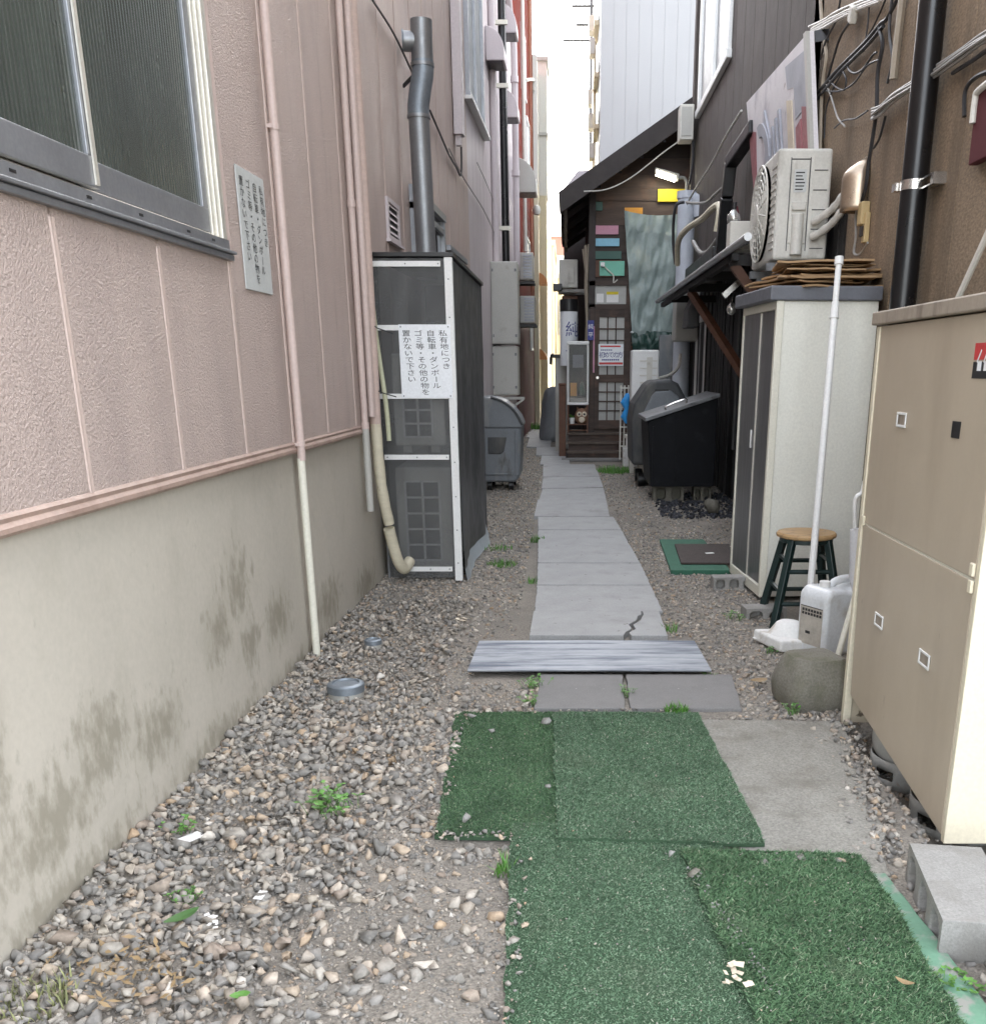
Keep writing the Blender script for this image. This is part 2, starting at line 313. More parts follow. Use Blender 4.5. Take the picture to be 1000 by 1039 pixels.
# gravel, turf
def ramp_island(name, cols, rough, nscale, nvar, bump=0, dirt=None):
    m = bpy.data.materials.new(name); m.use_nodes = True; nt = m.node_tree; N = nt.nodes; L = nt.links; b = N['Principled BSDF']
    g = N.new('ShaderNodeNewGeometry'); r = N.new('ShaderNodeValToRGB'); cr = r.color_ramp
    while len(cr.elements) < len(cols): cr.elements.new(.5)
    for i, (e, (p, c)) in enumerate(zip(cr.elements, cols)): e.position = p; e.color = (*c, 1)
    L.new(g.outputs['Random Per Island'], r.inputs[0])
    tc = N.new('ShaderNodeTexCoord'); n = N.new('ShaderNodeTexNoise'); n.inputs['Scale'].default_value = nscale; n.inputs['Detail'].default_value = 5
    L.new(tc.outputs['Object'], n.inputs['Vector'])
    mr = N.new('ShaderNodeMapRange'); mr.inputs[1].default_value = .3; mr.inputs[2].default_value = .7; mr.inputs[3].default_value = 1-nvar; mr.inputs[4].default_value = 1+nvar
    L.new(n.outputs['Fac'], mr.inputs[0]); k = N.new('ShaderNodeVectorMath'); k.operation = 'SCALE'
    L.new(r.outputs[0], k.inputs[0]); L.new(mr.outputs[0], k.inputs['Scale']); c_ = k.outputs[0]
    if dirt:
        n3 = N.new('ShaderNodeTexNoise'); n3.inputs['Scale'].default_value = dirt[0]; n3.inputs['Detail'].default_value = 7; L.new(tc.outputs['Object'], n3.inputs['Vector'])
        m3 = N.new('ShaderNodeMapRange'); m3.inputs[1].default_value = dirt[1]; m3.inputs[2].default_value = dirt[2]; m3.inputs[4].default_value = dirt[4]; L.new(n3.outputs['Fac'], m3.inputs[0])
        mx = N.new('ShaderNodeMix'); mx.data_type = 'RGBA'; L.new(m3.outputs[0], mx.inputs[0]); L.new(c_, mx.inputs[6]); mx.inputs[7].default_value = (*dirt[3],1); c_ = mx.outputs[2]
    L.new(c_, b.inputs['Base Color'])
    b.inputs['Roughness'].default_value = rough
    if bump:
        bn = N.new('ShaderNodeBump'); bn.inputs['Strength'].default_value = bump; bn.inputs['Distance'].default_value = .003
        n2 = N.new('ShaderNodeTexNoise'); n2.inputs['Scale'].default_value = 120; L.new(tc.outputs['Object'], n2.inputs['Vector'])
        L.new(n2.outputs['Fac'], bn.inputs['Height']); L.new(bn.outputs[0], b.inputs['Normal'])
    return m
mt['gravel'] = ramp_island('crushed_stone', [(0,(0.150,0.142,0.128)),(.18,(0.241,0.228,0.206)),(.36,(0.329,0.298,0.255)),(.52,(0.215,0.206,0.193)),(.64,(0.379,0.336,0.275)),(.76,(0.260,0.207,0.164)),(.86,(0.425,0.391,0.338)),(.93,(0.377,0.273,0.177)),(1,(0.534,0.500,0.447))], .85, 45, .25, .5)
mt['turf'] = ramp_island('artificial_turf', [(0,(0.053,0.119,0.053)),(.35,(0.083,0.169,0.075)),(.65,(0.115,0.213,0.103)),(.9,(0.163,0.263,0.141)),(1,(0.312,0.325,0.225))], .85, 3.5, .30, 0, (4, .56, .72, (.10,.10,.07), .6))
mt['turfworn'] = ramp_island('worn_artificial_turf', [(0,(0.081,0.156,0.086)),(.4,(0.130,0.221,0.127)),(.75,(0.178,0.280,0.173)),(.92,(0.234,0.325,0.218)),(1,(0.416,0.416,0.325))], .9, 3, .25, 0, (3.2, .54, .72, (.135,.135,.10), .65))
mt['dirt'] = M('gravelly_dirt', (.235,.212,.18), .95, var=.18, vs=2, fine=.45, fs=90, bump=1, bs=80, bd=.012, stain=(.17,.155,.135), st=(.5,.72), ss=1.3, stain2=(.33,.30,.26), st2=(.6,.68), ss2=60)

# ------------------------------------------------------------------ lettering
_gl = {}
def glyph(ch):
    if ch not in _gl:
        cu = bpy.data.curves.new('g', 'FONT'); cu.body = ch; cu.size = 1; cu.align_x = 'CENTER'; cu.align_y = 'CENTER'; cu.resolution_u = 3
        ob = bpy.data.objects.new('g', cu); COL.objects.link(ob); bpy.context.view_layer.update()
        me = bpy.data.meshes.new_from_object(ob.evaluated_get(bpy.context.evaluated_depsgraph_get()))
        v = [tuple(p.co) for p in me.vertices]; f = [tuple(p.vertices) for p in me.polygons]
        if v:
            a = np.array(v); cxm = (a[:,0].max()+a[:,0].min())/2; hy = (a[:,1].max()+a[:,1].min())/2
        else: cxm = hy = 0
        _gl[ch] = (v, f, cxm, hy)
        bpy.data.objects.remove(ob); bpy.data.curves.remove(cu); bpy.data.meshes.remove(me)
    return _gl[ch]
KANJI_Y = None
def put(mb, ch, c, right, up, size, sx=1., sy=1., rot=False, center=True):
    v, f, cx, hy = glyph(ch)
    _, _, _, base = glyph('田')
    c = Vector(c); right = Vector(right).normalized(); up = Vector(up).normalized()
    out = []
    for (x, y, z) in v:
        x -= cx if ch not in 'つっ' else cx; y -= base
        if rot: x, y = y, -x
        out.append(c+right*x*size*sx+up*y*size*sy)
    mb.add(out, f)

# ================================================================== GROUND
def sst(a, b, x): t = max(0., min(1., (x-a)/(b-a))); return t*t*(3-2*t)
def gz(x, y):
    z = .014*(mnoise.noise(Vector((x*1.7, y*1.7, 0))))+.005*mnoise.noise(Vector((x*7, y*7, 3)))
    if y < 45:
        z += .035*math.exp(-max(0, x-lw(y))/.16)
        z -= .13*sst(1.20, 1.30, x)*sst(1.9, 2.3, y)*(1-sst(4.12, 4.3, y))
    return z
xs = [-300,-60,-15,-5,-2.2]+[-1.6+.07*i for i in range(57)]+[2.6,3.5,6,15,60,300]
ys = [-300,-60,-15,-4,0,1]+[1.6+.07*i for i in range(120)]+[10.2+.25*i for i in range(60)]+[26,28,31,36,45,60,100,300]
g = MB(); g.sheet([[(x, y, gz(x, y)) for x in xs] for y in ys])
struct(g.build('ground', mt['dirt'], origin=(0,0,0), smooth=True))

# gravel: one body of loose stones
def ico(sub):
    bm = bmesh.new(); bmesh.ops.create_icosphere(bm, subdivisions=sub, radius=1)
    bm.verts.ensure_lookup_table(); v = np.array([p.co[:] for p in bm.verts]); f = np.array([[q.index for q in p.verts] for p in bm.faces]); bm.free(); return v, f
def stones(pts, sizes, sub, lift=.35):
    n = len(pts); T = hulls(); ks = rng.integers(0, len(T), n); VV = []; FF = []; o_ = 0
    for ti in range(len(T)):
        q = np.nonzero(ks == ti)[0]
        if not len(q): continue
        v_, f_ = _stones(pts[q], sizes[q], T[ti], lift); VV.append(v_); FF.append(f_+o_); o_ += len(v_)
    return np.concatenate(VV), np.concatenate(FF)
_H = []
def hulls():
    if not _H:
        for h in range(60):
            while True:
                m_ = int(rng.integers(8, 13)); p_ = rng.normal(size=(m_,3)); p_ /= np.linalg.norm(p_,axis=1)[:,None]; p_ *= rng.uniform(.8,1.12,(m_,1))
                bm = bmesh.new()
                for q in p_: bm.verts.new(q)
                r_ = bmesh.ops.convex_hull(bm, input=bm.verts); bmesh.ops.delete(bm, geom=[g for g in r_['geom_interior'] if isinstance(g, bmesh.types.BMVert)], context='VERTS')
                bmesh.ops.triangulate(bm, faces=bm.faces); bmesh.ops.bevel(bm, geom=list(bm.edges), offset=.045, segments=1, affect='EDGES') if h % 3 == 0 else None
                bmesh.ops.triangulate(bm, faces=bm.faces); bmesh.ops.recalc_face_normals(bm, faces=bm.faces)
                bm.verts.ensure_lookup_table(); bm.verts.index_update()
                v = np.array([q.co[:] for q in bm.verts]); f = np.array([[q.index for q in p.verts] for p in bm.faces]); bm.free()
                if v[:,2].min() < -.5 and v[:,2].max() > .5 and np.abs(v).max() < 1.4: break
            _H.append((v, f))
    return _H
def _stones(pts, sizes, tmpl, lift):
    bv, bf = tmpl; n = len(pts); k = len(bv)
    sc_ = np.stack([rng.uniform(.75,1.35,n), rng.uniform(.6,1.0,n), rng.uniform(.45,.85,n)], 1)*sizes[:,None]*.5
    a = rng.uniform(0, 2*PI, n); tl = rng.normal(0,.35,n)
    v = np.repeat(bv[None], n, 0)
    v = v+rng.normal(0,.05,v.shape)
    v = v*sc_[:,None,:]
    c, s = np.cos(tl)[:,None], np.sin(tl)[:,None]
    v = np.stack([v[...,0]*c-v[...,2]*s, v[...,1], v[...,0]*s+v[...,2]*c], -1)
    c, s = np.cos(a)[:,None], np.sin(a)[:,None]
    v = np.stack([v[...,0]*c-v[...,1]*s, v[...,0]*s+v[...,1]*c, v[...,2]], -1)
    p = pts.copy(); p[:,2] += sizes*.25*lift
    v += p[:,None,:]
    f = bf[None]+(np.arange(n)*k)[:,None,None]
    return v.reshape(-1,3), f.reshape(-1,3)
def raw_mesh(name, V, F, m):
    me = bpy.data.meshes.new(name); V = np.asarray(V, np.float32); F = np.asarray(F, np.int32); k = F.shape[1]
    me.vertices.add(len(V)); me.vertices.foreach_set('co', V.ravel())
    me.loops.add(F.size); me.loops.foreach_set('vertex_index', F.ravel())
    me.polygons.add(len(F)); me.polygons.foreach_set('loop_start', np.arange(len(F), dtype=np.int32)*k)
    me.update(calc_edges=True); me.materials.append(m)
    ob = bpy.data.objects.new(name, me); COL.objects.link(ob); return ob
def scatter(n, x0, x1, y0, y1, keep, smin, smax, power=1.8):
    out = []; sz = []
    X = rng.uniform(0,1,n); Y = rng.uniform(0,1,n); S = smin+(smax-smin)*rng.uniform(0,1,n)**power; K = rng.uniform(0,1,n)
    for i in range(n):
        y = y0+(y1-y0)*Y[i]; xa = x0(y) if callable(x0) else x0; xb = x1(y) if callable(x1) else x1
        x = xa+(xb-xa)*X[i]
        if K[i] > keep(x, y): continue
        out.append((x, y, gz(x,y))); sz.append(S[i])
    return np.array(out), np.array(sz)
PB = lambda x, y: 0. if in_path(x, y) else 1.
def in_path(x, y):
    if 5.55 < y < 26 and -.30-.007*(y-5) < x < .55-.010*(y-5)*(y>7): return True
    if 4.72 < y < 5.6 and -.48 < x < .73: return True
    if 4.20 < y < 4.8 and -.1 < x < .80: return True
    if 1 < y < 4.25 and -.14 < x < .62: return True
    if 2.93 < y < 4.25 and -.46 < x <= -.1: return True
    if 1 < y < 2.85 and .3 < x < .96: return True
    if 2.75 < y < 4.12 and .6 <= x < .93+.1*(y-2.75): return True
    return False
def bare(x, y):                         # trodden, nearly stone-free patches
    n = mnoise.noise(Vector((x*2.3+5, y*1.5, 1)))
    d = 1.0
    if -.80 < x < -.15 and y < 2.85: d = .22+.5*max(0, n)
    if x > -.75 and 4.3 < y < 9: d = .42
    return max(0.05, min(1, d+.35*n))
SV = []; SF = []; off = 0
def addst(pts, sz, sub, lift=.35):
    global off
    v, f = stones(pts, sz, sub, lift); SV.append(v); SF.append(f+off); off += len(v)
lx = lambda y: lw(y)-.02
# big stones, near left
p, s = scatter(420, lx, -.22, 1.75, 4.4, lambda x,y: (0 if in_path(x,y) else bare(x,y)*(.25+.75*math.exp(-(x-lw(y))/.45))), .05, .085, 1.8); p[:,2] += .008; addst(p, s, 2, .4)
p, s = scatter(9500, lx, -.10, 1.75, 4.6, lambda x,y: (0 if in_path(x,y) else bare(x,y)*(.55+.45*math.exp(-(x-lw(y))/.7))), .018, .064, 1.7); addst(p, s, 2)
p, s = scatter(24000, lx, -.10, 1.75, 5.2, lambda x,y: (0 if in_path(x,y) else .5+.5*bare(x,y)), .005, .020, 1.4); addst(p, s, 1, .2)
p, s = scatter(1900, lx, lambda y: lw(y)+.75, 1.75, 6.5, lambda x,y: .95, .024, .058, 1.6); p[:,2] += .014; addst(p, s, 2, .6)
p, s = scatter(9500, lx, -.22, 4.6, 8, lambda x,y: (0 if in_path(x,y) else bare(x,y)*(.45+.55*math.exp(-(x-lw(y))/.5))), .016, .045, 1.9); addst(p, s, 1)
p, s = scatter(7000, -.95, -.22, 6.5, 16, lambda x,y: (0 if in_path(x,y) else .85), .016, .045, 1.6); addst(p, s, 1)
p, s = scatter(10500, .45, 1.35, 4.15, 9.5, lambda x,y: (0 if in_path(x,y) else .85), .012, .042, 2.2); addst(p, s, 1)
p, s = scatter(9000, .40, 1.95, 8.6, 16.5, lambda x,y: (0 if in_path(x,y) else .8), .014, .046, 1.9); addst(p, s, 1)
p, s = scatter(2600, .93, 1.9, 2.0, 4.3, lambda x,y: (0 if in_path(x,y) else .9), .014, .05, 1.8); addst(p, s, 2)
p, s = scatter(1500, lambda y: lw(y), -.45, 16, 26, lambda x,y: (0 if in_path(x,y) else .9), .02, .05, 1.8); addst(p, s, 1)
gr = raw_mesh('gravel', np.concatenate(SV), np.concatenate(SF), mt['gravel']); gr['kind'] = 'stuff'

# ================================================================== PAVING
def slab(poly, label, name='concrete_slab', cat='concrete slab', m='slab', z1=.032, z0=-.03, group='concrete slabs of the alley path', bev=.004):
    fp = []
    for i in range(len(poly)):
        a, b = poly[i], poly[(i+1)%len(poly)]; k = max(1, int(math.hypot(b[0]-a[0], b[1]-a[1])/.045))
        for q in range(k): fp.append((a[0]+(b[0]-a[0])*q/k+jit(.0035), a[1]+(b[1]-a[1])*q/k+jit(.0035)))
    mb = MB().pz(fp, z0, z1); o = mb.build(name, mt[m], bevel=bev); return tag(o, label, cat, group)
# slab 1 is split by a ragged crack into two pieces of one thing
L1 = [(-.218,5.545),(.33,5.545),(.345,5.62),(.385,5.70),(.375,5.80),(.43,5.92),(.445,6.02),(.47,6.06),(.47,6.15),(-.214,6.15)]
R1 = [(.375,5.545),(.585,5.545),(.588,6.15),(.483,6.15),(.483,6.06),(.47,6.01),(.452,5.91),(.40,5.80),(.41,5.70),(.365,5.62)]
t = thing('concrete_slab', 'pale slab broken by a jagged crack, right behind the shiny metal sheet', 'concrete slab', (0.18,5.85,0), 'concrete slabs of the alley path')
MB().pz(L1, -.03, .032).build('slab_piece', mt['slab'], t, bevel=.003); MB().pz(R1, -.03, .030).build('slab_piece', mt['slab'], t, bevel=.003)
SL = [([(-.205,6.165),(.612,6.165),(.60,6.95),(-.215,6.95)], 'pale uncracked slab directly behind the cracked slab'),
      ([(-.215,6.965),(.598,6.965),(.585,7.78),(-.232,7.78)], 'pale slab beside the fallen green mat, between two plain slabs'),
      ([(-.232,7.795),(.583,7.795),(.555,8.62),(-.252,8.62)], 'pale slab with two small dark pits, level with far end of green mat'),
      ([(-.252,8.635),(.553,8.635),(.525,9.50),(-.278,9.50)], 'plain pale slab level with left weed patch by the screened enclosure'),
      ([(-.278,9.515),(.523,9.515),(.485,10.38),(-.305,10.38)], 'pale slab just nearer than the wider darker cross slab'),
      ([(-.345,10.40),(.445,10.40),(.47,12.38),(-.345,11.78)], 'wide grey slab with slanting far edge and small dark gash'),
      ([(-.325,11.83),(.47,12.43),(.475,13.03),(-.318,12.93)], 'wedge shaped slab behind the slanting edged slab'),
      ([(-.328,12.98),(.476,13.08),(.466,14.38),(-.339,14.38)], 'plain slab left of the dark sloping bin, before the weed patch'),
      ([(-.345,14.41),(.466,14.41),(.447,16.33),(-.383,16.33)], 'slab left of the bright green weed patch'),
      ([(-.436,16.37),(.05,16.37),(.02,18.1),(-.45,18.1)], 'narrow slab at foot of the wooden steps'),
      ([(-.553,18.15),(-.1,18.15),(-.13,20.05),(-.60,20.05)], 'slab left of the wooden steps and post'),
      ([(-.80,20.1),(-.33,20.1),(-.35,22.95),(-.85,22.95)], 'far slab stepping left beside the grey covered bundle'),
      ([(-.92,23.0),(-.45,23.0),(-.5,26.5),(-.95,26.5)], 'farthest slab at the alley end')]
for i, (pl, lb) in enumerate(SL): slab(pl, lb, z1=.028+.003*(i % 3))
slab([(-.150,4.27),(.268,4.27),(.282,4.80),(-.132,4.80)], 'dark square paver between metal sheet and turf, left one of the pair', 'paver', 'paver', 'slabdark', .024, group='dark pavers')
slab([(.290,4.27),(.80,4.27),(.84,4.80),(.300,4.80)], 'dark square paver between metal sheet and turf, right one beside grass tuft', 'paver', 'paver', 'slabdark', .024, group='dark pavers')
# ribbed metal sheet bridging the path
rows = []
for i in range(61):
    y = 4.80+.585*i/60; zz = .036+.005*math.sin(i*2*PI/4)
    rows.append([(-.505+.02*(y-4.8), y, zz), (.12, y, zz+.003), (.735-.03*(y-4.8), y, zz)])
mb = MB().sheet(rows); o = mb.build('metal_sheet', mt['plate'], solid=-.008); tag(o, 'shiny ribbed metal sheet lying across the path', 'metal sheet')
# concrete apron by the cabinet
slab([(.56,2.70),(1.0,2.72),(1.03,2.9),(1.09,3.05),(1.08,3.25),(1.15,3.5),(1.14,3.7),(1.20,3.86),(1.21,4.13),(.60,4.15)], 'rough stained concrete slab beside the turf below the taupe cabinet', 'concrete_slab', 'concrete slab', 'apron', .012, group=None)
slab([(.86,2.70),(.985,2.72),(1.03,2.1),(1.0,1.6),(.88,1.6)], 'worn green board strip peeking out between turf and hollow block', 'painted_board', 'board', 'greenboard', .022, -.01, None)

# artificial turf mats: backing plus short blades
def turf_mat(name, label, poly, z, m, dens, hgt, bend=None):
    t = thing(name, label, 'turf mat', (sum(p[0] for p in poly)/len(poly), sum(p[1] for p in poly)/len(poly), z), 'artificial turf mats')
    fine = []; n = len(poly)
    for i in range(n):
        a, b = poly[i], poly[(i+1)%n]; k = max(2, int(math.hypot(b[0]-a[0], b[1]-a[1])/.05))
        for q in range(k):
            u = q/k; fine.append((a[0]+(b[0]-a[0])*u+jit(.006), a[1]+(b[1]-a[1])*u+jit(.006)))
    MB().pz(fine, z-.012, z).build('backing', mt['turfback'], t)
    px = np.array(fine); x0, y0 = px.min(0); x1, y1 = px.max(0); N_ = int((x1-x0)*(y1-y0)*dens)
    X = rng.uniform(x0,x1,N_); Y = rng.uniform(y0,y1,N_); ins = np.zeros(N_, bool); j = len(px)-1
    for i in range(len(px)):
        xi, yi = px[i]; xj, yj = px[j]
        cnd = ((yi > Y) != (yj > Y)) & (X < (xj-xi)*(Y-yi)/(yj-yi+1e-12)+xi); ins ^= cnd; j = i
    X = X[ins]; Y = Y[ins]; k = len(X)
    a = rng.uniform(0,2*PI,k); w = rng.uniform(.0011,.0021,k); L = hgt*rng.uniform(.6,1.25,k)
    lean = rng.uniform(.5,1.3,k); la = rng.normal(-1.2, 1.3, k)
    dx = np.cos(a)*w; dy = np.sin(a)*w; Z = np.full(k, z-.001)
    tx = np.cos(la)*lean*L; ty = np.sin(la)*lean*L
    v = np.stack([np.stack([X-dx,Y-dy,Z],1), np.stack([X+dx,Y+dy,Z],1), np.stack([X+tx+dx*.5,Y+ty+dy*.5,Z+L*(1.15-lean*.55)],1), np.stack([X+tx-dx*.5,Y+ty-dy*.5,Z+L*(1.15-lean*.55)],1)],1).reshape(-1,3)
    o0 = np.array(t.location); v = v-o0
    f = np.arange(k*4).reshape(k,4)
    ob = raw_mesh('pile', v, f, mt[m]); ob.parent = t
    return t
turf_mat('turf_mat', 'green artificial turf mat with gravel along its left edge and a seam on its right', [(-.509,4.25),(-.02,4.24),(.0,3.6),(.0,2.97),(-.44,2.985)], .014, 'turf', 75000, .008)
turf_mat('turf_mat', 'worn artificial turf mat filling the bottom centre of the photo', [(-.19,3.08),(.52,3.1),(.46,1.5),(-.14,1.5)], .016, 'turfworn', 75000, .007)
turf_mat('turf_mat', 'artificial turf mat next to the dark pavers, overlapping the mat on its left', [(-.06,4.215),(.594,4.205),(.622,3.6),(.650,2.905),(.35,2.925),(-.035,2.95),(-.05,3.5)], .026, 'turfworn', 75000, .008)
turf_mat('turf_mat', 'dark fresh thick artificial turf mat beside the hollow concrete block', [(.365,2.865),(.65,2.85),(.935,2.825),(.945,2.4),(.938,1.5),(.49,1.5),(.44,2.1)], .030, 'turf', 80000, .013)

# ================================================================== LEFT BUILDINGS
def LP(y, n, z): return (lw(y)+n, y, z)
def lstrip(mb, pts, z0, z1):            # pts: (y, n) profile pushed up
    for (a, b) in zip(pts, pts[1:]):
        mb.add([LP(a[0],a[1],z0), LP(b[0],b[1],z0), LP(b[0],b[1],z1), LP(a[0],a[1],z1)], [(0,1,2,3)])
def grooved(y0, y1, step, ph, w=.014, d=.012):
    pts = [(y0, 0)]; k = math.ceil((y0-ph)/step)
    while ph+k*step < y1-.02:
        y = ph+k*step
        if y > y0+.05: pts += [(y-w,0),(y-w*.6,-d),(y+w*.6,-d),(y+w,0)]
        k += 1
    return pts+[(y1, 0)]
def jline(y0, z0, z1, parent):
    v = MB(); w = .015; vs = []
    for z in (z0, z1): vs += [LP(y0+q,n,z) for q,n in ((-w,-.004),(-w*.7,.004),(-.004,.0025),(.004,.0025),(w*.7,.004),(w,-.004))]
    v.add(vs, [(i,i+1,7+i,6+i) for i in range(5)]); v.build('panel_joint', mt['groove'], parent, smooth=False)
def lbox(mb, y0, y1, n0, n1, z0, z1):   # box set on the left wall plane
    return mb.pz([(lw(y0)+n0,y0),(lw(y0)+n1,y0),(lw(y1)+n1,y1),(lw(y1)+n0,y1)], z0, z1)
HB = 6.7
B1 = thing('pink_stucco_building', 'pink stucco building on grey concrete footing, along the left side', 'building', (lw(5), 5, 0))
mb = MB(); WY0, WY1, WZ0, WZ1 = 1.0, 4.345, 1.955, 3.35
lstrip(mb, grooved(.4, WY0, .705, 2.975), 1.14, HB); lstrip(mb, grooved(WY0, WY1, .705, 2.975), 1.14, WZ0); lstrip(mb, grooved(WY0, WY1, .705, 2.975), WZ1, HB)
lstrip(mb, grooved(WY1, 13.3, .705, 2.975), 1.14, HB)
mb.pz([(lw(.4)-.02,.4),(lw(WY0)-.10,WY0),(lw(WY1)-.10,WY1),(lw(13.3)-.02,13.3),(-8,13.3),(-8,.4)], 0, HB)
mb.build('wall', mt['stucco'], B1)
for k in range(14):
    yk = 2.975+.705*k
    if yk < 13.2:
        if yk < WY1: jline(yk, 1.15, WZ0-.06, B1)
        else: jline(yk, 1.15, HB, B1)
mb = MB(); mb.pz([(lw(.35)-.025,.35),(lw(13.3)-.025,13.3),(lw(13.3)-.09,13.3),(lw(.35)-.12,.35)], -.1, 1.115)
mb.build('foundation', mt['foundation'], B1)
mb = MB(); y = .4; prof = [(-.02,1.10),(.006,1.095),(.016,1.105),(.016,1.118),(.006,1.13),(.010,1.142),(.0,1.152),(-.02,1.152)]
vs = [LP(.4,n,z) for n,z in prof]+[LP(13.3,n,z) for n,z in prof]; k = len(prof)
mb.add(vs, [(i,(i+1)%k,k+(i+1)%k,k+i) for i in range(k)]); mb.build('base_trim', mt['pinktrim'], B1)
# near window
wf = MB()
lbox(wf, WY0, WY1, -.06, .022, WZ0, WZ0+.035); lbox(wf, WY0, WY1, -.06, .015, WZ1-.05, WZ1); lbox(wf, WY1-.045, WY1, -.06, .020, WZ0+.035, WZ1-.05); lbox(wf, WY0, WY0+.045, -.06, .02, WZ0+.035, WZ1-.05)
lbox(wf, WY1-.065, WY1-.051, -.05, .008, WZ0+.036, WZ1-.05); lbox(wf, WY1-.085, WY1-.071, -.05, -.004, WZ0+.036, WZ1-.05)
lbox(wf, WY0+.046, WY1-.046, -.05, -.035, WZ0+.036, WZ0+.048); lbox(wf, WY0+.046, WY1-.046, -.018, -.010, WZ0+.036, WZ0+.050)
win = wf.build('window', mt['alupale'], B1, bevel=.003)
tk = MB(); lbox(tk, WY0, WY1, .0225, .026, WZ0-.001, WZ0+.034); tk.build('bottom_track', mt['aludark'], win)
sl = MB(); lbox(sl, WY0-.05, WY1+.06, -.02, .034, WZ0-.014, WZ0-.002); lbox(sl, WY0-.05, WY1+.06, -.02, .022, WZ0-.036, WZ0-.016); sl.build('sill', mt['aludark'], win, bevel=.003)
def sash(y0, y1, n):
    f = MB(); a, b = WZ0+.052, WZ1-.055
    lbox(f, y0, y1, n, n+.022, a, a+.085); lbox(f, y0, y1, n, n+.022, b-.06, b); lbox(f, y0, y0+.055, n, n+.021, a+.085, b-.06); lbox(f, y1-.05, y1, n, n+.021, a+.085, b-.06)
    f.build('sash', mt['aludark'], win, bevel=.003)
    q = MB(); lbox(q, y0+.04, y1-.04, n+.004, n+.010, a+.07, b-.05); q.build('pane', mt['glass'], win)
sash(3.22, 4.255, -.034); sash(2.16, 3.275, -.008); sash(1.08, 2.20, -.034)
q = MB(); lbox(q, 3.240, 3.262, .015, .021, WZ0+.06, WZ1-.06); q.build('meeting_strip', mt['alupale'], win)
q = MB()
for yy in (2.3,2.75,3.15,3.5,3.9,4.15): lbox(q, yy, yy+.03, .0262, .0275, WZ0+.012, WZ0+.020)
q.build('drain_slot', mt['black'], win)
cz = MB(); lbox(cz, WY1+.008, WY1+.06, -.02, .012, WZ0-.02, WZ1+.1); cz.build('window_casing', mt['pinkpaint'], B1, bevel=.003)
# small louvred vent
v = MB(); y0, y1, z0, z1 = 7.88, 8.36, 2.40, 2.68
lbox(v, y0, y1, 0, .02, z0, z0+.03); lbox(v, y0, y1, 0, .02, z1-.03, z1); lbox(v, y0, y0+.05, 0, .019, z0+.03, z1-.03); lbox(v, y1-.05, y1, 0, .019, z0+.03, z1-.03)
lbox(v, y0-.03, y1+.05, 0, .035, z0-.02, z0-.002)
vo = v.build('vent_louver', mt['mauve'], B1)
v = MB(); lbox(v, y0+.05, y1-.05, -.03, .003, z0+.03, z1-.03); v.build('vent_opening', mt['black'], vo)
v = MB()
for k in range(5):
    zz = z0+.045+k*.045; v.add([LP(y0+.05,.004,zz+.025),LP(y1-.05,.004,zz+.025),LP(y1-.05,.018,zz),LP(y0+.05,.018,zz)], [(0,1,2,3)])
v.build('slat', mt['mauve'], vo)
# shuttered window behind the flue
v = MB(); lbox(v, 8.95, 10.75, 0, .05, 2.30, 2.36); lbox(v, 8.95, 10.75, 0, .06, 2.87, 2.93); lbox(v, 8.95, 10.75, 0, .045, 2.75, 2.80)
for yy in (8.95, 9.8, 10.68): lbox(v, yy, yy+.07, 0, .048, 2.36, 2.87)
w2 = v.build('window', mt['aludark'], B1); v = MB(); lbox(v, 9.02, 10.68, 0, .012, 2.36, 2.87); v.build('pane', mt['glassplain'], w2)
v = MB(); lbox(v, 11.1, 12.6, 0, .04, 2.55, 2.60); lbox(v, 11.1, 12.6, 0, .05, 2.66, 2.71); lbox(v, 11.1, 12.6, 0, .03, 2.2, 2.25); w3 = v.build('window', mt['aludark'], B1); v = MB(); lbox(v, 11.1, 12.6, 0, .012, 2.25, 2.55); v.build('pane', mt['glassplain'], w3)
# rectangular gutter pipe
v = MB(); lbox(v, 12.0, 12.18, 0.01, .11, 3.90, HB); lbox(v, 12.05, 12.13, .02, .08, 3.80, 3.90); o = v.build('gutter_pipe', mt['mauve'], bevel=.006); tag(o, 'square mauve gutter pipe ending half way up the pink stucco wall', 'drainpipe')

B2 = thing('pale_siding_building', 'pale mauve metal-clad building between pink stucco and red buildings', 'building', (lw(18), 18, 0))
mb = MB(); lstrip(mb, grooved(13.3, 21.3, .45, 13.45, .006, .006), .55, 8.1); mb.pz([(lw(13.3)-.02,13.32),(lw(21.3)-.02,21.3),(-8,21.3),(-8,13.32)], 0, 8.1); mb.build('wall', mt['mauve'], B2)
v = MB(); lbox(v, 13.3, 21.3, -.02, .02, -.1, .55); v.build('foundation', mt['foundation'], B2)
v = MB(); y0, y1, z0, z1 = 13.35, 15.2, 4.62, 6.6
lbox(v, y0, y1, 0, .06, z0-.06, z0); lbox(v, y0, y0+.09, 0, .05, z0, z1); lbox(v, y1-.09, y1, 0, .05, z0, z1); lbox(v, y0, y1, 0, .05, z1, z1+.06); lbox(v, 14.2, 14.28, 0, .045, z0, z1)
w = v.build('window', mt['aludark'], B2); v = MB(); lbox(v, y0+.09, y1-.09, 0, .012, z0, z1); v.build('pane', mt['glasssky'], w)
v = MB(); lbox(v, y0-.1, y1+.35, 0, .09, z0-.10, z0-.062); v.build('sill', mt['white'], w)
B3 = thing('red_building', 'red rendered building with dark maroon lower floor on the left, past the pipes', 'building', (lw(25), 25, 0))
v = MB(); v.pz([(lw(21.3)+.01,21.32),(lw(28.2)+.01,28.2),(-8,28.2),(-8,21.32)], 2.9, 11.2); v.build('upper_wall', mt['red'], B3)
